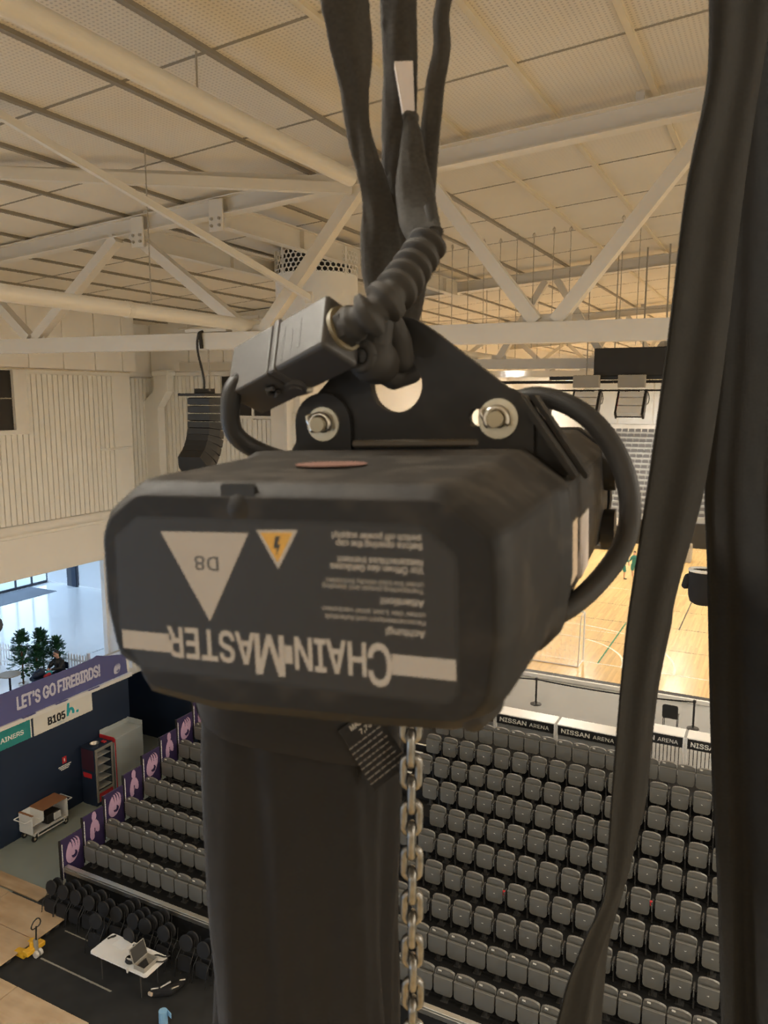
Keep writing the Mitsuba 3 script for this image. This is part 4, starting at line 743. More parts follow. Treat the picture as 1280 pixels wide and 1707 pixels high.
# signs on the wall under the ledge
SL = lambda y, z, x=XL + .035: frame((x, y, z), (0, 1, 0), (0, 0, 1))
sg1 = thing('wall_sign', 'white wall sign with a black code and a teal letter h', 'sign'); part(sg1, 'board', cbox(XL, XL + .03, 16.37, 18.83, -11.17, -10.52, .006), 'm_signwhite')
part(sg1, 'lettering', cat_([at(word('B105', .27, .70, .004, True), SL(16.92 + d, -11.0, XL + .035 + d * .01)) for d in (0, .012, .024)]), 'm_ink', label='black lettering'); hm = cat_([cyl((0, 0, 0), (.05, .46, 0), .05, 12), tube(smoothpath([(.05, .12, 0), (.18, .22, 0), (.24, .12, 0), (.22, .03, 0)], 12), .05, 8), cyl((.42, .04, -.004), (.42, .04, .004), .055, 16)]); hm.apply_scale((1, 1, .1)); part(sg1, 'logo', at(hm, SL(17.74, -10.98)), 'm_tealogo', label='teal rounded h and dot')
part(sg1, 'small_text', at(word('ABLE', .07, .3, .003), SL(17.3, -11.1)), 'm_bluegrey'); mat('m_bluegrey', (.35, .45, .5), .5)
sg2 = thing('wall_sign', 'teal wall sign with white lettering cut by the left edge', 'sign'); part(sg2, 'board', cbox(XL, XL + .03, 13.6, 16.28, -11.16, -10.52, .006), 'm_teal'); part(sg2, 'border', cbox(XL, XL + .034, 16.24, 16.28, -11.16, -10.52, .004), 'm_white')
part(sg2, 'lettering', at(word('AINERS', .15, .86, .004, True), SL(15.12, -10.92)), 'm_whitegloss', label='white capital lettering')
bn = thing('banner', 'long purple cheering banner with pale capitals on the foyer balustrade', 'banner')
top = [(9., -9.34), (15.2, -9.31), (18.2, -9.31), (18.95, -9.27), (19.15, -9.22), (19.55, -9.36), (20.4, -9.55), (20.55, -9.7)]
part(bn, 'cloth', prism(sg.Polygon(top + [(20.6, -10.32), (15, -10.36), (9, -10.36)]), .02, SL(0, 0, XL + .02)), 'm_banner')
part(bn, 'lettering', cat_([at(word(t, h, w_, .004, True), SL(y + d, z + e, XL + .042 + .0002 * k)) for t, h, w_, y, z in (("LET'S", .42, .88, 15.79, -10.03), ('GO', .40, .50, 16.79, -10.01), ('FIREBIRDS!', .41, 1.84, 17.39, -10.0)) for k, (d, e) in enumerate(((0, 0), (.014, 0), (.028, 0), (.014, .010), (.014, -.010)))]), 'm_bannertext', label='white lettering of the banner')
part(bn, 'emblem', prism(shapely.affinity.scale(wing(.5), 1, .8), .004, SL(20.05, -10.0, XL + .042)), 'm_bannertext', label='pale wing emblem'); part(bn, 'emblem', prism(wing(.7), .004, SL(14.75, -9.95, XL + .042)), 'm_lilac')
part(bn, 'white_end', prism(sg.Polygon([(20.5, -9.75), (20.62, -9.8), (20.66, -10.3), (20.55, -10.32)]), .02, SL(0, 0, XL + .04)), 'm_whitegloss')
for i, y in enumerate((15.9, 17.2, 18.6)): part(bn, 'hem_fold', cbox(XL + .1, XL + .16, y, y + .5, ZC - .01, ZC + .03, .01), 'm_banner')
gr = thing('foyer_railing', 'railing behind the purple banner at the foyer edge', 'railing'); part(gr, 'rail', cyl((XL - .05, 6, -9.38), (XL - .05, 20.5, -9.38), .03, 10), 'm_alu')
for y in np.arange(7, 20.6, 1.35): part(gr, 'post', cyl((XL - .05, y, ZC), (XL - .05, y, -9.38), .022, 8), 'm_alu')
# foyer things
def tree(x, y, h, label, n, s):
    t = thing('potted_tree', label, 'plant', 'bushy potted trees in the foyer'); R = np.random.default_rng(s)
    part(t, 'pot', lathe([(.13, 0), (.18, .3), (.16, .3), (.15, .27)], 18), 'm_whitegloss', 40, TR(x, y, ZC)); part(t, 'trunk', cyl((x, y, ZC + .25), (x + .03, y, ZC + h * .8), .03, 8), 'm_trunk')
    L = []
    for c, r in ((np.array(c), r * 1.22) for c, r in n):
        for _ in range(120):
            d = R.normal(size=3); d /= np.linalg.norm(d); p = np.array([x, y, ZC]) + c + d * r * R.uniform(.5, 1.); w = np.cross(d, (0, 0, 1)); w /= np.linalg.norm(w) + 1e-6; a = d * .15 + np.array([0, 0, .03]); k = .065
            L.append(trimesh.Trimesh([p, p + a * .5 + w * k, p + a, p + a * .5 - w * k], [(0, 1, 2), (0, 2, 3)], process=False))
    part(t, 'foliage', cat_(L), 'm_leaf', kind='stuff')
for i, (x, y, h, lab, s, c) in enumerate(((-23.4, 17.55, 2.1, 'tall bushy potted tree behind the foyer cafe table', 1, (((0, 0, 1.0), .34), ((-.02, 0, 1.35), .26), ((-.03, .05, 1.7), .22), ((0, .05, 1.98), .14))), (-23.3, 18.05, 1.6, 'lower bushy potted tree between the two taller foyer trees', 2, (((0, 0, .75), .3), ((.05, 0, 1.1), .24), ((.05, .05, 1.35), .15))), (-23.5, 18.5, 1.9, 'bushy potted tree directly behind the seated person', 3, (((0, 0, .9), .34), ((0, 0, 1.3), .26), ((-.05, 0, 1.62), .2), ((-.08, 0, 1.8), .12))), (-23.2, 18.85, 1.6, 'bushy potted tree at the right, beside the picket fence', 4, (((0, 0, .9), .28), ((.02, 0, 1.2), .22), ((.02, 0, 1.45), .14))))): tree(x, y, h, lab, c, s)
pf = thing('picket_fence', 'white picket fence standing behind the foyer plants', 'fence')
A, B = np.array([-26.6, 18.95]), np.array([-22.2, 19.42]); n = 34
for i in range(n): c = A + (B - A) * i / (n - 1); part(pf, 'picket', trimesh.convex.convex_hull([(c[0] + b, c[1] + a, ZC + z) for a in (-.01, .01) for b, z in ((-.035, .02), (.035, .02), (-.035, .84), (.035, .84), (0, .92))]), 'm_whitegloss')
for z in (.2, .68): part(pf, 'rail', beam((*A, ZC + z), (*B, ZC + z), .03, .07), 'm_whitegloss')
for i in (0, 11, 22, 33): c = A + (B - A) * i / 33; part(pf, 'post', cbox(c[0] - .05, c[0] + .05, c[1] - .05, c[1] + .05, ZC, ZC + 1.02, .01), 'm_whitegloss')
ct = thing('cafe_table', 'grey round cafe table on a black pedestal in the foyer', 'table'); cx, cy = -22.85, 16.62
part(ct, 'top', lathe([(.02, 0), (.36, 0), (.37, .015), (.36, .03), (.02, .03)], 32), 'm_case', 40, TR(cx, cy, ZC + 1.0)); part(ct, 'pedestal', cyl((cx, cy, ZC + .02), (cx, cy, ZC + 1.), .035, 12), 'm_black', 40); part(ct, 'base', lathe([(.02, 0), (.24, 0), (.22, .03), (.04, .05)], 24), 'm_black', 40, TR(cx, cy, ZC))
ct = thing('round_table', 'low dark round table with bags beside the seated person', 'table'); cx, cy = -22.25, 17.45
part(ct, 'top', lathe([(.02, 0), (.42, 0), (.42, .025), (.02, .025)], 32), 'm_navy', 40, TR(cx, cy, ZC + .72)); part(ct, 'ring', tube([(cx + .36 * math.cos(q), cy + .36 * math.sin(q), ZC + .58) for q in np.linspace(0, 2 * np.pi, 25)], .015, 6), 'm_navy', 40)
for q in (.4, 2., 3.5, 5.1): part(ct, 'leg', cyl((cx + .36 * math.cos(q), cy + .36 * math.sin(q), ZC), (cx + .34 * math.cos(q), cy + .34 * math.sin(q), ZC + .72), .016, 6), 'm_black')
solo('backpack', skin([((cx - .12, cy - .18, ZC + .86), (cx - .1, cy + .02, ZC + .9), .13, .14)], .04), 'm_navy', 'dark backpack lying on the low round foyer table', 'bag', smooth=True); solo('red_bag', skin([((cx + .16, cy - .02, ZC + .80), (cx + .14, cy + .16, ZC + .82), .06, .07)], .03), 'm_red', 'red bag lying on the low round foyer table', 'bag', smooth=True); solo('teal_bag', skin([((cx + .02, cy + .3, ZC + .82), (cx - .0, cy + .2, ZC + .82), .08, .07)], .03), 'm_tealogo', 'teal bag at the right of the low round foyer table', 'bag', smooth=True)
chx = thing('metal_chair', 'dark metal chair at the left edge beside the cafe table', 'chair'); cx, cy = -22.55, 16.05
part(chx, 'seat', cbox(cx - .2, cx + .2, cy - .2, cy + .2, ZC + .45, ZC + .48, .01), 'm_navy'); part(chx, 'backrest', cbox(cx - .2, cx + .2, cy - .21, cy - .18, ZC + .7, ZC + .95, .01), 'm_navy')
for sx in (-.18, .18):
    for sy in (-.18, .18): part(chx, 'leg', cyl((cx + sx, cy + sy, ZC), (cx + sx * .95, cy + sy, ZC + (.95 if sy < 0 else .46)), .014, 6), 'm_navy')
ch2 = thing('metal_chair', 'dark metal chair under the seated person in black', 'chair'); cx, cy = -22.55, 18.42
part(ch2, 'seat', cbox(cx - .22, cx + .22, cy - .2, cy + .2, ZC + .43, ZC + .46, .01), 'm_navy'); part(ch2, 'backrest', cbox(cx - .2, cx + .2, cy + .2, cy + .23, ZC + .65, ZC + .9, .01), 'm_navy')
for sx in (-.18, .18):
    for sy in (-.18, .18): part(ch2, 'leg', cyl((cx + sx, cy + sy, ZC), (cx + sx, cy + sy, ZC + .45), .014, 6), 'm_navy')
pe = thing('person', 'person in a black jacket and cap seated at the foyer table', 'person'); PX, PY = cx, cy
def Q(x, y, z): return (PX + x, PY + y, ZC + z)
part(pe, 'body', skin([(Q(-.1, .05, .54), Q(-.12, -.38, .54), .085, .065), (Q(-.12, -.38, .54), Q(-.13, -.36, .08), .06, .04), (Q(-.13, -.36, .06), Q(-.13, -.48, .04), .04, .035), (Q(.1, .05, .54), Q(.12, -.38, .54), .085, .065), (Q(.12, -.38, .54), Q(.13, -.36, .08), .06, .04), (Q(.13, -.36, .06), Q(.13, -.48, .04), .04, .035), (Q(0, .06, .58), Q(0, -.02, .95), .14, .16), (Q(0, -.03, 1.06), Q(0, -.09, 1.2), .055, .055), (Q(0, -.12, 1.24), Q(0, -.13, 1.3), .09, .09), (Q(-.19, -.02, 1.02), Q(-.25, -.2, .82), .055, .045), (Q(-.25, -.2, .82), Q(-.08, -.42, .80), .042, .035), (Q(.19, -.02, 1.02), Q(.25, -.2, .82), .055, .045), (Q(.25, -.2, .82), Q(.05, -.42, .80), .042, .035)] + [(Q(sx * .06 + i * .018 - .03, -.43, .80), Q(sx * .05 + i * .018 - .03, -.50, .785), .011, .009) for sx in (-1, 1) for i in range(4)] + [(Q(0, -.20, 1.265), Q(0, -.225, 1.25), .018, .016), (Q(-.085, -.11, 1.26), Q(-.09, -.11, 1.28), .02, .016), (Q(.085, -.11, 1.26), Q(.09, -.11, 1.28), .02, .016)], .02), 'm_skin', True)
part(pe, 'jacket', skin([(Q(0, .06, .58), Q(0, -.02, .95), .165, .185), (Q(-.17, -.02, 1.0), Q(-.26, -.2, .82), .085, .07), (Q(-.26, -.2, .82), Q(-.11, -.38, .80), .065, .05), (Q(.17, -.02, 1.0), Q(.26, -.2, .82), .085, .07), (Q(.26, -.2, .82), Q(.09, -.38, .80), .065, .05), (Q(-.1, .0, 1.02), Q(.1, .0, 1.02), .08, .08)], .04), 'm_black', True, label='black jacket'); part(pe, 'trousers', skin([(Q(-.1, .05, .54), Q(-.12, -.38, .54), .1, .08), (Q(-.12, -.38, .54), Q(-.13, -.36, .1), .075, .06), (Q(.1, .05, .54), Q(.12, -.38, .54), .1, .08), (Q(.12, -.38, .54), Q(.13, -.36, .1), .075, .06)], .04), 'm_navy', True); part(pe, 'cap', cat_([skin([(Q(0, -.10, 1.33), Q(0, -.10, 1.34), .10, .095)], .03), cbox(*(PX - .07, PX + .07), PY - .28, PY - .16, ZC + 1.30, ZC + 1.315, .004)]), 'm_black', True)

# ------------------------------------------------------------------ the chain hoist in front
HU, HV, HW = np.array([.99287, .11548, .02964]), np.array([-.0285, -.01152, .99953]), np.array([-.11576, .99324, .00815])
H = np.eye(4); H[:3, 0], H[:3, 1], H[:3, 2], H[:3, 3] = HU, HV, -HW, (-.26052, .38004, -.12187)      # u right, v up, n towards the eye
def hp(u, v, w): return H[:3, 3] + HU * u + HV * v + HW * w
ho = thing('chain_hoist', 'big black electric chain hoist hanging on slings in the foreground', 'chain hoist')
def HP(name, mesh, m, smooth=False, label=None, parent=None): return part(parent or ho, name, mesh, m, smooth, H, label)
OUT = sg.Polygon([(-.1445, .036), (-.1457, -.012), (-.139, -.051), (-.123, -.0575), (-.1155, -.0745), (-.06, -.0815), (.05, -.079), (.105, -.0755), (.117, -.0705), (.131, -.055), (.1365, -.015), (.1365, .02), (.1345, .046), (.100, .0725), (-.109, .0725), (-.1375, .0525)]).buffer(-.006).buffer(.006, quad_segs=6)
def ring(poly, n=128):
    b = poly.exterior; c = np.array([b.interpolate(s, normalized=True).coords[0] for s in np.linspace(0, 1, n, endpoint=False)]); k = np.argmax(np.arctan2(c[:, 1], -c[:, 0]))
    a = np.arctan2(c[:, 1], c[:, 0]); k = np.argmin(np.abs(a - 0)); c = np.roll(c, -k, axis=0); return c if shapely.geometry.LinearRing(c).is_ccw else c[::-1]
RO, RP = ring(OUT), ring(OUT.buffer(-.011).buffer(-.012).buffer(.012))
def sec(w, s, R=RO): return np.c_[R * s, np.full(len(R), -w)]
HP('front_cover', loft([sec(.0, 1, RP), sec(.002, 1.025, RP), sec(.006, .965), sec(.013, .99), (sec(.03, 1.0)), sec(.10, 1.015), sec(.160, 1.030), sec(.166, 1.05), sec(.170, 1.072), sec(.174, 1.078), sec(.182, 1.078), sec(.186, 1.068), sec(.1865, .9)]), 'm_hoist', 50)
HP('body_seal', loft([sec(.182, .98), sec(.206, .98)]), 'm_black')
HP('body', loft([sec(.1985, .95), sec(.199, 1.03), sec(.202, 1.046), sec(.214, 1.046), sec(.217, 1.036), sec(.30, 1.036), sec(.572, 1.035), sec(.575, 1.0)]), 'm_hoist', 50)
HP('rear_cover', loft([sec(.572, 1.0), sec(.573, 1.055), sec(.577, 1.065), sec(.590, 1.065), sec(.594, 1.05), sec(.60, 1.045), sec(.64, .98), sec(.66, .88)]), 'm_hoist', 50)
for v in (.028, -.042): HP('side_plug', cyl((.138, v, -.535), (.1535, v, -.535), .024, 24), 'm_rubber', 40)
# label on the front
P0 = sg.Polygon([(-.1237, .0335), (-.106, .0467), (.0854, .0469), (.1049, .0306), (.1046, -.047), (.0985, -.0532), (-.1105, -.0523), (-.1254, -.0287)]).buffer(-.003).buffer(.003)
lb = HP('label_panel', cat_([prism(P0, .0012)]), 'm_label', label='matt dark label panel with pale print')
HP('panel_groove', prism(P0.buffer(.0022).difference(P0), .0005), 'm_black')
def LP(name, g, m, label=None, t=.0004): return HP(name, at(prism(g, t), TR(0, 0, .0012)) if not isinstance(g, trimesh.Trimesh) else at(g, TR(0, 0, .0012)), m, False, label, lb)
LP('white_triangle', sg.Polygon([(-.0882, .0397), (-.0241, .0407), (-.0556, -.0169)]), 'm_print', 'pale triangle marked D8')
LP('warning_triangle', sg.Polygon([(-.0180, .0425), (.009, .0433), (-.0048, .0198)]).buffer(.0003), 'm_print', 'orange high voltage warning triangle')
LP('warning_field', sg.Polygon([(-.0156, .0413), (.0064, .0420), (-.0048, .0233)]), 'm_warn', t=.0006)
LP('bolt_symbol', sg.Polygon([(-.0052, .0395), (-.0018, .0395), (-.0045, .0345), (-.0022, .0345), (-.0058, .0265), (-.0046, .0322), (-.0072, .0322)]), 'm_ink', t=.0008)
for a, b, c, d in ((-.1248, -.0876, -.0406, -.0281), (.0667, .1051, -.0401, -.0278), (-.0034, .0020, -.0398, -.0284)): LP('bar', sg.box(a, c, b, d), 'm_print')
def up(u, v): return frame((u, v, 0), (-1, 0, 0), (0, -1, 0))        # the print stands on its head
LP('model_code', at(word('D8', .0088, .0172, .0008), up(-.0466, .0248)), 'm_ink')
def txt(t, h, w, u, v, b=True, name='lettering', lab=None): LP(name, at(word(t, h, w, .0004, b), up(u, v)), 'm_print', lab)
txt('C', .0245, .0150, .0666, -.0229, lab='large capital C of the upside down name')
txt('HAIN', .0198, .0470, .0506, -.0229, lab='upside down small capitals'); txt('M', .0248, .0205, -.0036, -.0232, lab='large capital M of the upside down name'); txt('ASTER', .0196, .0645, -.0240, -.0232, lab='upside down small capitals')
for t, h, x1, x0, y, b in (('Achtung!', .0040, .0874, .0634, -.0126, True), ('Personentransport und Aufenthalt', .0026, .0875, .0251, -.0066, False), ('unter der Last sind verboten', .0026, .0875, .0235, -.0020, False), ('Attention!', .0038, .0872, .0609, .0054, True), ('Transporting people and standing', .0026, .0869, .0245, .0118, False), ('under the load strictly forbidden', .0026, .0869, .0269, .0155, False), ('Vor Öffnen des Gehäuses', .0036, .0871, .0299, .0243, True), ('Netzanschluss trennen!', .0035, .0869, .0348, .0287, True), ('Before opening the cap', .0036, .0868, .0341, .0382, True), ('switch off power supply!', .0035, .0866, .0318, .0428, True)):
    txt(t, h, x1 - x0, x1, y, b, 'small_print')
HP('screw_recess', prism(sg.box(-.044, .0575, -.020, .0705).buffer(-.003).buffer(.003), .003, TR(0, 0, -.0045)), 'm_black'); HP('screw_head', at(lathe([(.0, .0025), (.005, .002), (.0085, .0)], 20), TR(-.0315, .0555, -.0005)), 'm_hoist', 40)
HP('corner_boss', skin([((.111, -.0655, -.012), (.116, -.0605, -.024), .0095, .011)], .003), 'm_hoist', True)
HP('top_sticker', prism(shapely.affinity.scale(sg.Point(0, 0).buffer(1, quad_segs=12), .026, .020), .0006, frame((-.008, .0742, -.086), (1, 0, .12), (0, 0, -1)) if False else frame((-.008, .0746, -.088), (1, 0, 0), (0, 0, -1))), 'm_faded', label='faded pinkish oval sticker')
for a, b, va, vb, m in ((.208, .250, .0158, -.033, 'm_sticker'), (.276, .338, .0112, -.043, 'm_tape')): HP('side_sticker', cbox(.1395, .1428, vb, va, -b, -a, .0004), m, label='torn pale sticker')
# suspension plate
PL = sg.Polygon([(-.1165, .060), (-.1135, .0757), (-.1043, .0901), (-.1057, .0998), (-.1034, .1077), (-.0978, .1158), (-.0877, .1236), (-.0377, .1717), (-.0215, .1861), (-.0087, .1886), (.0042, .1868), (.0113, .1838), (.0244, .1749), (.0846, .1273), (.1003, .1155), (.1403, .0549), (.128, .05)]).buffer(-.003).buffer(.003)
PL = PL.difference(sg.Point(-.010, .1307).buffer(.0237, quad_segs=12)).difference(sg.Point(.0617, .1010).buffer(.0076, quad_segs=8))
plt = HP('suspension_plate', at(prism(PL, .012), TR(0, 0, -.246)), 'm_bracket', label='black steel suspension plate with a round eye')
def tray(pts, r, m, name, lab=None): HP(name, cat_([cyl((*a, -.236), (*b, -.236), r, 10) for a, b in zip(pts, pts[1:])]), m, 40, lab)
HP('plate_rib', at(prism(sg.LineString([(.100, .1165), (.1425, .0535)]).buffer(.0022), .03), TR(0, 0, -.25)), 'm_bracket'); HP('plate_rib', at(prism(sg.LineString([(.1075, .116), (.1495, .0515)]).buffer(.0022), .02), TR(0, 0, -.262)), 'm_bracket')
HP('ledge', cbox(-.050, .064, .0775, .0835, -.236, -.225, .0015), 'm_bracket_edge', label='pale ledge below the plate')
for x in (-.079, .083): HP('lug', at(prism(sg.Point(x, .099).buffer(.027, quad_segs=10).union(sg.box(x - .027, .07, x + .027, .099)).difference(sg.Point(.0617, .1010).buffer(.0076, quad_segs=8)), .006), TR(0, 0, -.234)), 'm_bracket', 40)
for x, y, r in ((-.0775, .0984, .0152), (.0811, .1001, .0165)):
    b = HP('suspension_bolt', cat_([cyl((x, y, -.230), (x, y, -.213), .0066, 20)]), 'm_brass', 40, 'pale bolt end with washer and clip')
    HP('washer', at(prism(sg.Point(x, y).buffer(r, quad_segs=12).difference(sg.Point(x, y).buffer(.0079)), .0028), TR(0, 0, -.228)), 'm_zinc', 40, None, b)
    q = np.linspace(-.6, 3.9, 20); HP('retaining_clip', cat_([tube(np.c_[x + .0092 * np.cos(q), y + .0092 * np.sin(q), np.full(20, -.2195)], .0022, 8), tube([(x + .0102 * math.cos(3.9), y + .0102 * math.sin(3.9), -.2225), (x - .0125, y + .0035, -.2215), (x - .0135, y + .0075, -.2215), (x - .0105, y + .0085, -.2225)], .0017, 8)]), 'm_chrome', True, None, b)
# cables of the hoist
HP2 = lambda name, pts, r, n=40, lab=None, m='m_rubber': part(ho, name, tube(smoothpath(pts, n), r, 16), m, True, None, lab)
HP2('supply_cable', [(-.2389, .7269, -.0161), (-.2241, .7259, -.002), (-.188, .7211, -.0033), (-.155, .7124, -.0204), (-.1292, .7089, -.053), (-.1161, .7033, -.0925), (-.1184, .6963, -.1277), (-.132, .679, -.1555), (-.1472, .6568, -.1737), (-.162, .640, -.184)], .0096, 60, 'thick black cable arching down the right side')
HP2('connector_cable', [(-.425, .565, .0145), (-.4290, .5500, .0085), (-.4335, .5485, -.0125), (-.4335, .5537, -.0315), (-.4255, .5665, -.0445), (-.408, .585, -.0555), (-.38, .60, -.064)], .0086, 50, 'black cable looping from the grey connector')
# grey plug connector
V0, CA, CB, CC = np.array([-.32176, .52342, .04037]), np.array([.92946, -.17669, .32386]), np.array([.30784, .85524, -.4169]), np.array([-.20331, .48719, .8493])
K = np.eye(4); K[:3, 0], K[:3, 1], K[:3, 2], K[:3, 3] = CA, CB, CC, V0
co = thing('plug_connector', 'grey metal plug connector in two halves beside the suspension plate', 'connector')
KP = lambda name, mesh, m, smooth=False, label=None, parent=None: part(parent or co, name, mesh, m, smooth, K, label)
def rbox(x0, x1, y0, y1, z0, z1, r): return m3.Manifold.batch_hull([m3.Manifold.sphere(r, 20).translate([x, y, z]) for x in (x0 + r, x1 - r) for y in (y0 + r, y1 - r) for z in (z0 + r, z1 - r)])
KP('housing', rbox(-.1214, -.0665, 0, .0408, 0, .0505, .0022), 'm_greybox', 40); KP('hood', rbox(-.0635, 0, 0, .0408, 0, .0505, .0045), 'm_greybox', 40)
KP('hood_flange', rbox(-.0645, -.056, -.0015, .0423, -.0015, .052, .0025), 'm_greybox', 40); KP('seal', cbox(-.0675, -.063, .0012, .0396, .0012, .0493, .001), 'm_rubber')
lv = KP('locking_lever', cat_([cyl((-.0605, .027, .0005), (-.0605, .027, -.0045), .0095, 20), cyl((-.0605, .027, -.0045), (-.0605, .027, -.0065), .0062, 20)]), 'm_greybox', 40); KP('hook', tube([(-.076, .021, -.003), (-.083, .024, -.003), (-.0855, .0185, -.003), (-.081, .013, -.003), (-.075, .015, -.003)], .0022, 8), 'm_greybox', 40, None, lv); KP('pin', cyl((-.0585, .033, -.002), (-.0515, .038, -.002), .0026, 10), 'm_zinc', 40, None, lv)
for i, (a, b) in enumerate(((.006, .040), (.006, .034), (.010, .040))): KP('worn_print', cbox(-.051 + .010 * i, -.0485 + .010 * i, -.00025, .0005, a, b, .0001), 'm_seat_dark')
KP('gland_ring', cyl((-.002, .0204, .0262), (.003, .0204, .0262), .0185, 32), 'm_gland', 40, 'tan gland ring'); KP('gland_nut', cat_([cyl((.003, .0204, .0262), (.010, .0204, .0262), .0165, 6), cyl((.010, .0204, .0262), (.014, .0204, .0262), .0148, 24)]), 'm_sling_dark', 40)
pth = smoothpath([hp_ for hp_ in ((-.3165, .5525, .0548), (-.3050, .5500, .0595), (-.2920, .5520, .0665), (-.2834, .5605, .0768), (-.2806, .582, .0935), (-.2790, .602, .1105), (-.2752, .6184, .1285))], 110)
s = np.linspace(0, 1, 110); rib = .0122 + .0060 * (np.sin(s * 2 * np.pi * 7.5 - 1.2) > -.15) * (s > .10) + .002 * (s <= .10); rib = np.convolve(np.pad(rib, 1, 'edge'), np.ones(3) / 3, 'valid'); rib = rib * (1 - .08 * s)
part(co, 'strain_relief', tube(pth, rib, 24), 'm_sling_dark', True, None, 'black ribbed strain relief')
mat('m_sling_dark', (.040, .036, .031), .75)
part(co, 'cable', tube(smoothpath([(-.2752, .6184, .1285), (-.2810, .634, .142), (-.2915, .650, .165), (-.303, .664, .2)], 20), .008, 14), 'm_rubber', True)
# shackle and slings
sh = thing('shackle', 'black shackle through the eye of the suspension plate', 'shackle')
def SQ(u, v, w): return tuple(hp(u, v, w))
part(sh, 'ear', skin([(SQ(-.023, .1525, .212), SQ(-.022, .151, .224), .0205, .020), (SQ(-.021, .160, .212), SQ(-.016, .182, .214), .015, .012)], .004), 'm_sling_dark', True)
part(sh, 'bow', skin([(SQ(-.024, .146, .23), SQ(-.014, .137, .240), .012, .0105), (SQ(-.014, .137, .240), SQ(-.004, .143, .255), .0105, .012), (SQ(-.004, .143, .255), SQ(-.004, .175, .262), .012, .013), (SQ(-.004, .152, .235), SQ(-.004, .168, .230), .0115, .0105), (SQ(-.004, .168, .230), SQ(-.012, .186, .226), .0105, .011)], .004), 'm_sling_dark', True)
part(sh, 'pin', cyl(SQ(-.025, .1545, .20), SQ(-.025, .1545, .1900), .0060, 16), 'm_black', 40); part(sh, 'collar', tube([np.array(SQ(-.025 + .0100 * math.cos(q), .1545 + .0100 * math.sin(q), .1925)) for q in np.linspace(0, 2 * np.pi, 29)], .0042, 10, False), 'm_sling_dark', True)
VIEW = np.array(FW)
def strand(pts, r, flat, seed, n=90):
    P = smoothpath(pts, n); rr = np.interp(np.linspace(0, 1, n), np.linspace(0, 1, len(r)), r); R = np.random.default_rng(seed)
    w = np.convolve(R.normal(0, 1, n + 12), np.ones(13) / 13, 'valid'); m = tube(P, rr * (1 + .10 * w), 28, True, VIEW, flat); v = m.vertices
    tan = P[-1] - P[0]; tan /= np.linalg.norm(tan); lat = np.cross(tan, VIEW); lat /= np.linalg.norm(lat)
    k = (v - P.mean(0)); f = meshkit.fbm(np.c_[k @ lat * 75 + seed, k @ tan * 11, k @ VIEW * 40], 3, seed) - .5; v -= VIEW * (f * .012)[:, None]; m.vertices = v; return m
k_ = thing('lifting_sling', 'wide black lifting sling strand at the left, folding in above the hoist', 'sling', 'black lifting slings above the hoist')
part(k_, 'webbing', strand([(-.3635, .6244, .3655), (-.3628, .632, .3402), (-.3612, .6393, .3108), (-.3613, .6456, .281), (-.3607, .6475, .2569), (-.3581, .6504, .2319), (-.3500, .6541, .2038), (-.3440, .658, .1753), (-.3400, .6557, .1427), (-.3347, .6525, .1045), (-.3243, .6381, .0547)], [.0208, .0208, .0182, .0132, .0112, .0115, .0145, .0190, .0195, .0165, .013], .34, 3), 'm_sling', True)
k_ = thing('lifting_sling', 'broad black lifting sling strand in the middle with a pale tape label', 'sling', 'black lifting slings above the hoist')
part(k_, 'webbing', strand([(-.3324, .6773, .3821), (-.3356, .6826, .3554), (-.3346, .6832, .3223), (-.334, .6836, .2892), (-.3349, .6832, .255), (-.3327, .6827, .2115), (-.329, .6756, .1574), (-.3289, .668, .1115), (-.3271, .6558, .0669)], [.0172, .0172, .0166, .017, .0175, .0200, .0235, .0215, .020], .4, 5), 'm_sling', True)
tp = np.array([(-.3306, .6645, .2942), (-.3160, .672, .2948), (-.3128, .670, .2473), (-.3218, .6655, .2480)]); tc_ = tp.mean(0)
part(k_, 'tape_label', trimesh.convex.convex_hull(np.vstack([tp - VIEW * .004, tp + VIEW * .006])), 'm_tape', label='pale grey tape label')
part(k_, 'knot', skin([((-.3165, .664, .2475), (-.3120, .664, .2455), .0055, .006), ((-.312, .664, .2455), (-.3145, .662, .240), .006, .005)], .002), 'm_sling', True)
part(k_, 'sleeve', strand([(-.3142, .6635, .2455), (-.3090, .657, .2217), (-.3055, .652, .1946), (-.2995, .6465, .1679), (-.2905, .636, .146), (-.2800, .627, .133)], [.0058, .0105, .0150, .0178, .0172, .0150], .55, 11, 60), 'm_sling', True, label='cloth sleeve tied at the top')
k_ = thing('lifting_sling', 'narrow wavy black lifting sling strand at the right', 'sling', 'black lifting slings above the hoist')
part(k_, 'webbing', strand([(-.2858, .6766, .371), (-.2903, .6814, .3453), (-.2936, .6829, .3305), (-.2936, .686, .3154), (-.3004, .6889, .2851), (-.3036, .6888, .2606), (-.3064, .6888, .2352), (-.3087, .6891, .21), (-.3088, .6846, .1831), (-.3101, .6773, .1437), (-.3124, .6697, .1053), (-.3135, .6494, .0551)], [.0074, .0074, .0086, .0092, .0092, .0092, .0092, .010, .010, .012, .012, .010], .5, 7), 'm_sling', True)
for (x, y, z), r in (((-.3635, .6244, .3655), .0208), ((-.3324, .6773, .3821), .0172), ((-.2858, .6766, .371), .0074)):
    part({.0208: 'lifting_sling', .0172: 'lifting_sling_001', .0074: 'lifting_sling_002'}[r], 'upper_webbing', tube(smoothpath([(x, y, z - .004), (x + .001, y + .002, z + .25), (x * .9 - .03, .68, 1.0), (-.33, .70, 1.62)], 24), r, 24, True, VIEW, .4), 'm_sling', True)
ib('roof_beam', (-3., .70, 1.80), (3., .70, 1.80), .2, .3, 'white steel beam above the picture carrying the slings of the hoist')
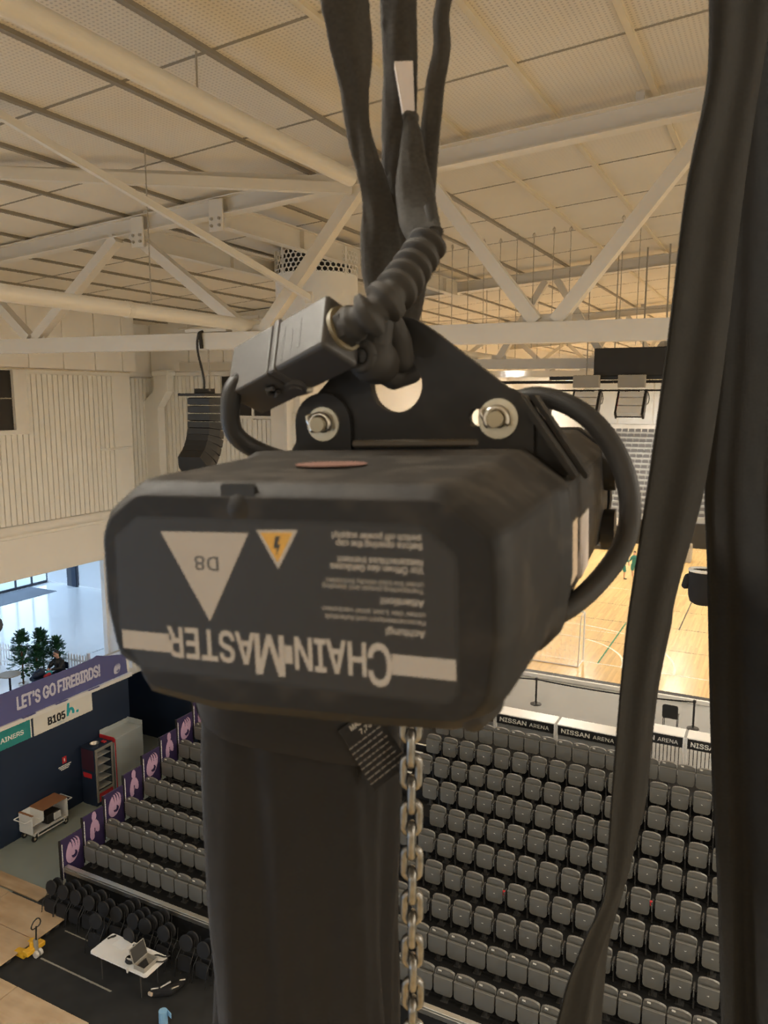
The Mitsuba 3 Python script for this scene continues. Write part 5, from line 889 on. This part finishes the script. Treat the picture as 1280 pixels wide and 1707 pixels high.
# load chain
lc = thing('load_chain', 'steel load chain hanging below the hoist beside the chain bag', 'chain')
a = np.linspace(-np.pi / 2, np.pi / 2, 9); hl, ra = .0077, .0071
st_ = np.vstack([np.c_[ra * np.cos(a), hl * 0 + ra * np.sin(a) + hl], np.c_[-ra * np.cos(a[::-1]) * 1, ra * np.sin(a[::-1]) * 1 + hl]])
q = np.linspace(0, 2 * np.pi, 29)[:-1]; xy = np.c_[ra * np.cos(q), ra * np.sin(q) + hl * np.sign(np.round(np.sin(q), 6))]
def closed_tube(pts, r, n=10):
    pts = np.asarray(pts); N = len(pts); V = []; t = np.roll(pts, -1, 0) - np.roll(pts, 1, 0); t /= np.linalg.norm(t, axis=1)[:, None]; an = np.arange(n) * 2 * np.pi / n
    for i in range(N): b = np.array([0, 1., 0]); c = np.cross(t[i], b); V.append(pts[i] + r * (np.cos(an)[:, None] * b + np.sin(an)[:, None] * c))
    V = np.vstack(V); F = []; i = np.arange(n); j = (i + 1) % n
    for k in range(N): z = (k + 1) % N; F += [np.stack([k * n + i, k * n + j, z * n + j], 1), np.stack([k * n + i, z * n + j, z * n + i], 1)]
    m = trimesh.Trimesh(V, np.vstack(F), process=False)
    if m.volume < 0: m.invert()
    return m
link = shp(closed_tube(np.c_[xy[:, 0], xy[:, 0] * 0, xy[:, 1]], .0039), 'm_chain', True)
for i in range(48):
    part(lc, 'link', link, None, M=TR(-.2790 + .0003 * i, .5955, -.268 - .0222 * i, .42 + (np.pi / 2 if i % 2 == 0 else 0) + .08 * math.sin(i * 1.7)))
# chain bag
bg = thing('chain_bag', 'long black fabric chain bag hanging under the hoist', 'chain bag')
bc, e1, e2 = np.array([-.4035, .612, 0]), np.array([.8897, .4565, 0]), np.array([-.4565, .8897, 0]); nt_ = 96; th = np.arange(nt_) * 2 * np.pi / nt_
def bagring(z, a, b, amp, dx=0.):
    f = amp * (np.sin(th * 9 + z * 5) * .45 + np.sin(th * 5 - 1 + z * 9) * .5 + np.sin(th * 17 + 2 + z * 3) * .25); sq = (np.abs(np.cos(th)) ** 3 + np.abs(np.sin(th)) ** 3) ** (-1 / 3)
    r = (1 + f) * sq; return bc + np.outer(a * r * np.cos(th) + dx, e1) + np.outer(b * r * np.sin(th), e2) + np.array([0, 0, z])
part(bg, 'bag', loft([bagring(z, a, .068, amp, dx) for z, a, amp, dx in zip(np.r_[np.linspace(-.215, -.80, 40), -.86, -.92, -.98, -1.02, -1.05, -1.06], np.r_[np.interp(np.linspace(0, 1, 40), [0, .2, .6, 1], [.090, .0935, .0905, .096]), .097, .097, .094, .086, .065, .01], np.r_[np.interp(np.linspace(0, 1, 40), [0, .15, .5, 1], [.015, .07, .115, .125]), [.12] * 6], np.r_[np.linspace(0, -.004, 40), [-.004] * 6])]), 'm_bag', True)
# front flap, a curved apron hanging over the bag's mouth
fl_in, fl_out = [], []
A = np.linspace(-np.pi * .97, -np.pi * .04, 40); low = np.interp(np.linspace(0, 1, 40), [0, .12, .3, .5, .68, .8, .9, 1], [-.255, -.285, -.305, -.316, -.328, -.335, -.318, -.262])
def apron(r): return lambda k, zt: bc + e1 * (.0925 + r) * np.cos(A[k]) * (np.abs(np.cos(A[k])) ** 3 + np.abs(np.sin(A[k])) ** 3) ** (-1 / 3) + e2 * (.070 + r) * np.sin(A[k]) * (np.abs(np.cos(A[k])) ** 3 + np.abs(np.sin(A[k])) ** 3) ** (-1 / 3) + np.array([0, 0, zt])
def sheet(front, back):
    f, b = np.array(front), np.array(back); n, m = f.shape[:2]; V = np.vstack([f.reshape(-1, 3), b.reshape(-1, 3)]); F = []; o = n * m
    for i in range(n - 1):
        for j in range(m - 1):
            p, q_, r_, s_ = i * m + j, i * m + j + 1, (i + 1) * m + j + 1, (i + 1) * m + j; F += [(p, q_, r_), (p, r_, s_), (o + p, o + r_, o + q_), (o + p, o + s_, o + r_)]
    edge = [(0, j) for j in range(m)] + [(i, m - 1) for i in range(1, n)] + [(n - 1, j) for j in range(m - 2, -1, -1)] + [(i, 0) for i in range(n - 2, 0, -1)]
    for (i, j), (k, l) in zip(edge, edge[1:] + edge[:1]): p, q_ = i * m + j, k * m + l; F += [(p, o + p, o + q_), (p, o + q_, q_)]
    t = trimesh.Trimesh(V, F, process=False)
    if t.volume < 0: t.invert()
    return t
fo, fi = apron(.0085), apron(.002)
part(bg, 'flap', sheet([[fo(k, -.2 + (low[k] + .2) * t_) for k in range(40)] for t_ in np.linspace(0, 1, 8)], [[fi(k, -.2 + (low[k] + .2) * t_) for k in range(40)] for t_ in np.linspace(0, 1, 8)]), 'm_bag', True, label='curved fabric flap at the mouth')
TF = frame((-.3215, .5660, -.316), (.52, .70, .46), (-.30, -.26, .80))
prt = part(bg, 'printed_patch', at(cbox(.0, .040, -.042, .028, -.0012, 0, .0004), TF), 'm_bag')
part(prt, 'lettering', at(word('MASTER', .0050, .022, .0004, True), TF @ TR(.010, .020, 0)), 'm_print', label='small pale print'); part(prt, 'lettering', at(word('7,76', .0045, .012, .0004, True), TF @ TR(.016, .012, 0)), 'm_print')
for i in range(8):
    x = .0
    while x < .034: l = rng.uniform(.003, .007); part(prt, 'print_line', at(cbox(x, x + l, .006 - .0058 * i, .0072 - .0058 * i, 0, .0003, .0001), TF), 'm_print_dim'); x += l + .0012
# drape and strap at the right
def rows(L, n): L = np.array(L); return smoothpath(L, n) if False else np.stack([np.interp(np.linspace(0, 1, n), np.linspace(0, 1, len(L)), L[:, k]) for k in range(3)], 1)
SL_ = [(-.085, .98, 1.6), (-.095, .95, .9), (-.0983, .9295, .4246), (-.097, .927, .4062), (-.0937, .9165, .3326), (-.107, .8881, .2037), (-.1129, .8615, .0626), (-.1221, .8292, -.1031), (-.1307, .8012, -.2443), (-.1317, .7894, -.3118), (-.1318, .776, -.3915), (-.1309, .758, -.502), (-.1465, .7408, -.5572), (-.1597, .7258, -.6063), (-.1656, .717, -.6413), (-.1717, .7084, -.6738), (-.176, .702, -.71), (-.19, .69, -1.1), (-.2, .68, -1.5)]
SR_ = [(-.02, 1.08, 1.6), (-.03, 1.05, .9), (-.0362, 1.0348, .4564), (-.0408, 1.0292, .4367), (-.0473, 1.0126, .3575), (-.0557, .9852, .219), (-.0603, .9575, .0672), (-.0707, .9252, -.0944), (-.0922, .8927, -.223), (-.1042, .8678, -.3351), (-.1065, .849, -.4407), (-.1135, .8377, -.4869), (-.1224, .8243, -.5396), (-.1346, .8059, -.6122), (-.1353, .7927, -.6894), (-.1353, .7868, -.7243), (-.135, .783, -.76), (-.13, .77, -1.1), (-.13, .76, -1.5)]
n, m = 150, 26
from scipy.interpolate import CubicSpline, PchipInterpolator
def path(L): L = np.array(L); t = -L[:, 2]; return PchipInterpolator(np.arange(len(L)), L)(np.linspace(0, len(L) - 1, n))
a_, b_ = path(SL_), path(SR_); fr_, bk_ = [], []
for i in range(n):
    t = np.linspace(0, 1, m)[:, None]; s_ = min(1., max(0., (.4246 - a_[i][2]) / 1.13)); P = a_[i] * (1 - t) + b_[i] * t
    wv = (.010 * np.sin(t[:, 0] * np.pi) + .006 * np.sin(t[:, 0] * 9 + s_ * 4) * (1 - .5 * s_) + .006 * np.exp(-((t[:, 0] - .95 + 1.3 * max(0, s_ - .62)) / .10) ** 2) * (s_ > .6))
    P = P - np.outer(wv, VIEW); fr_.append(P); bk_.append(P + VIEW * .0035)
sp = thing('black_strap_drape', 'long twisted black cloth strap hanging between hoist and drape', 'strap'); part(sp, 'cloth', sheet(fr_, bk_), 'm_drape', True)
DL_ = [(-.12, 1.24, 1.6), (-.115, 1.20, .9), (-.1077, 1.1696, .5308), (-.1061, 1.1666, .5077), (-.0939, 1.1344, .2776), (-.0852, 1.1005, .0475), (-.0831, 1.0759, -.1059), (-.0726, 1.0622, -.2209), (-.0627, 1.048, -.336), (-.0488, 1.0295, -.4894), (-.0315, 1.0128, -.6428), (-.0173, .9936, -.8016), (-.0132, .9889, -.8423), (-.01, .985, -.88), (.0, .97, -1.3), (.0, .96, -1.8)]
m = 70; a_ = path(DL_); fr_, bk_ = [], []
for i in range(n):
    t = np.linspace(0, 1, m); s_ = min(1., max(0., (.53 - a_[i][2]) / 1.4)); P = a_[i] + np.outer(t, np.array([.30, .10, 0]))
    wv = .022 * np.sin(t * 21 + .6 * np.sin(s_ * 3)) * (t > .02) * np.minimum(1, t * 8) + .008 * np.sin(t * 47 + s_ * 2)
    P = P + np.outer(wv, np.array([-.32, .947, 0])); fr_.append(P); bk_.append(P + np.array([-.0013, .0038, 0]))
dpe = thing('stage_drape', 'heavy black stage drape filling the right edge of the photo', 'drape'); part(dpe, 'cloth', sheet(fr_, bk_), 'm_drape', True)
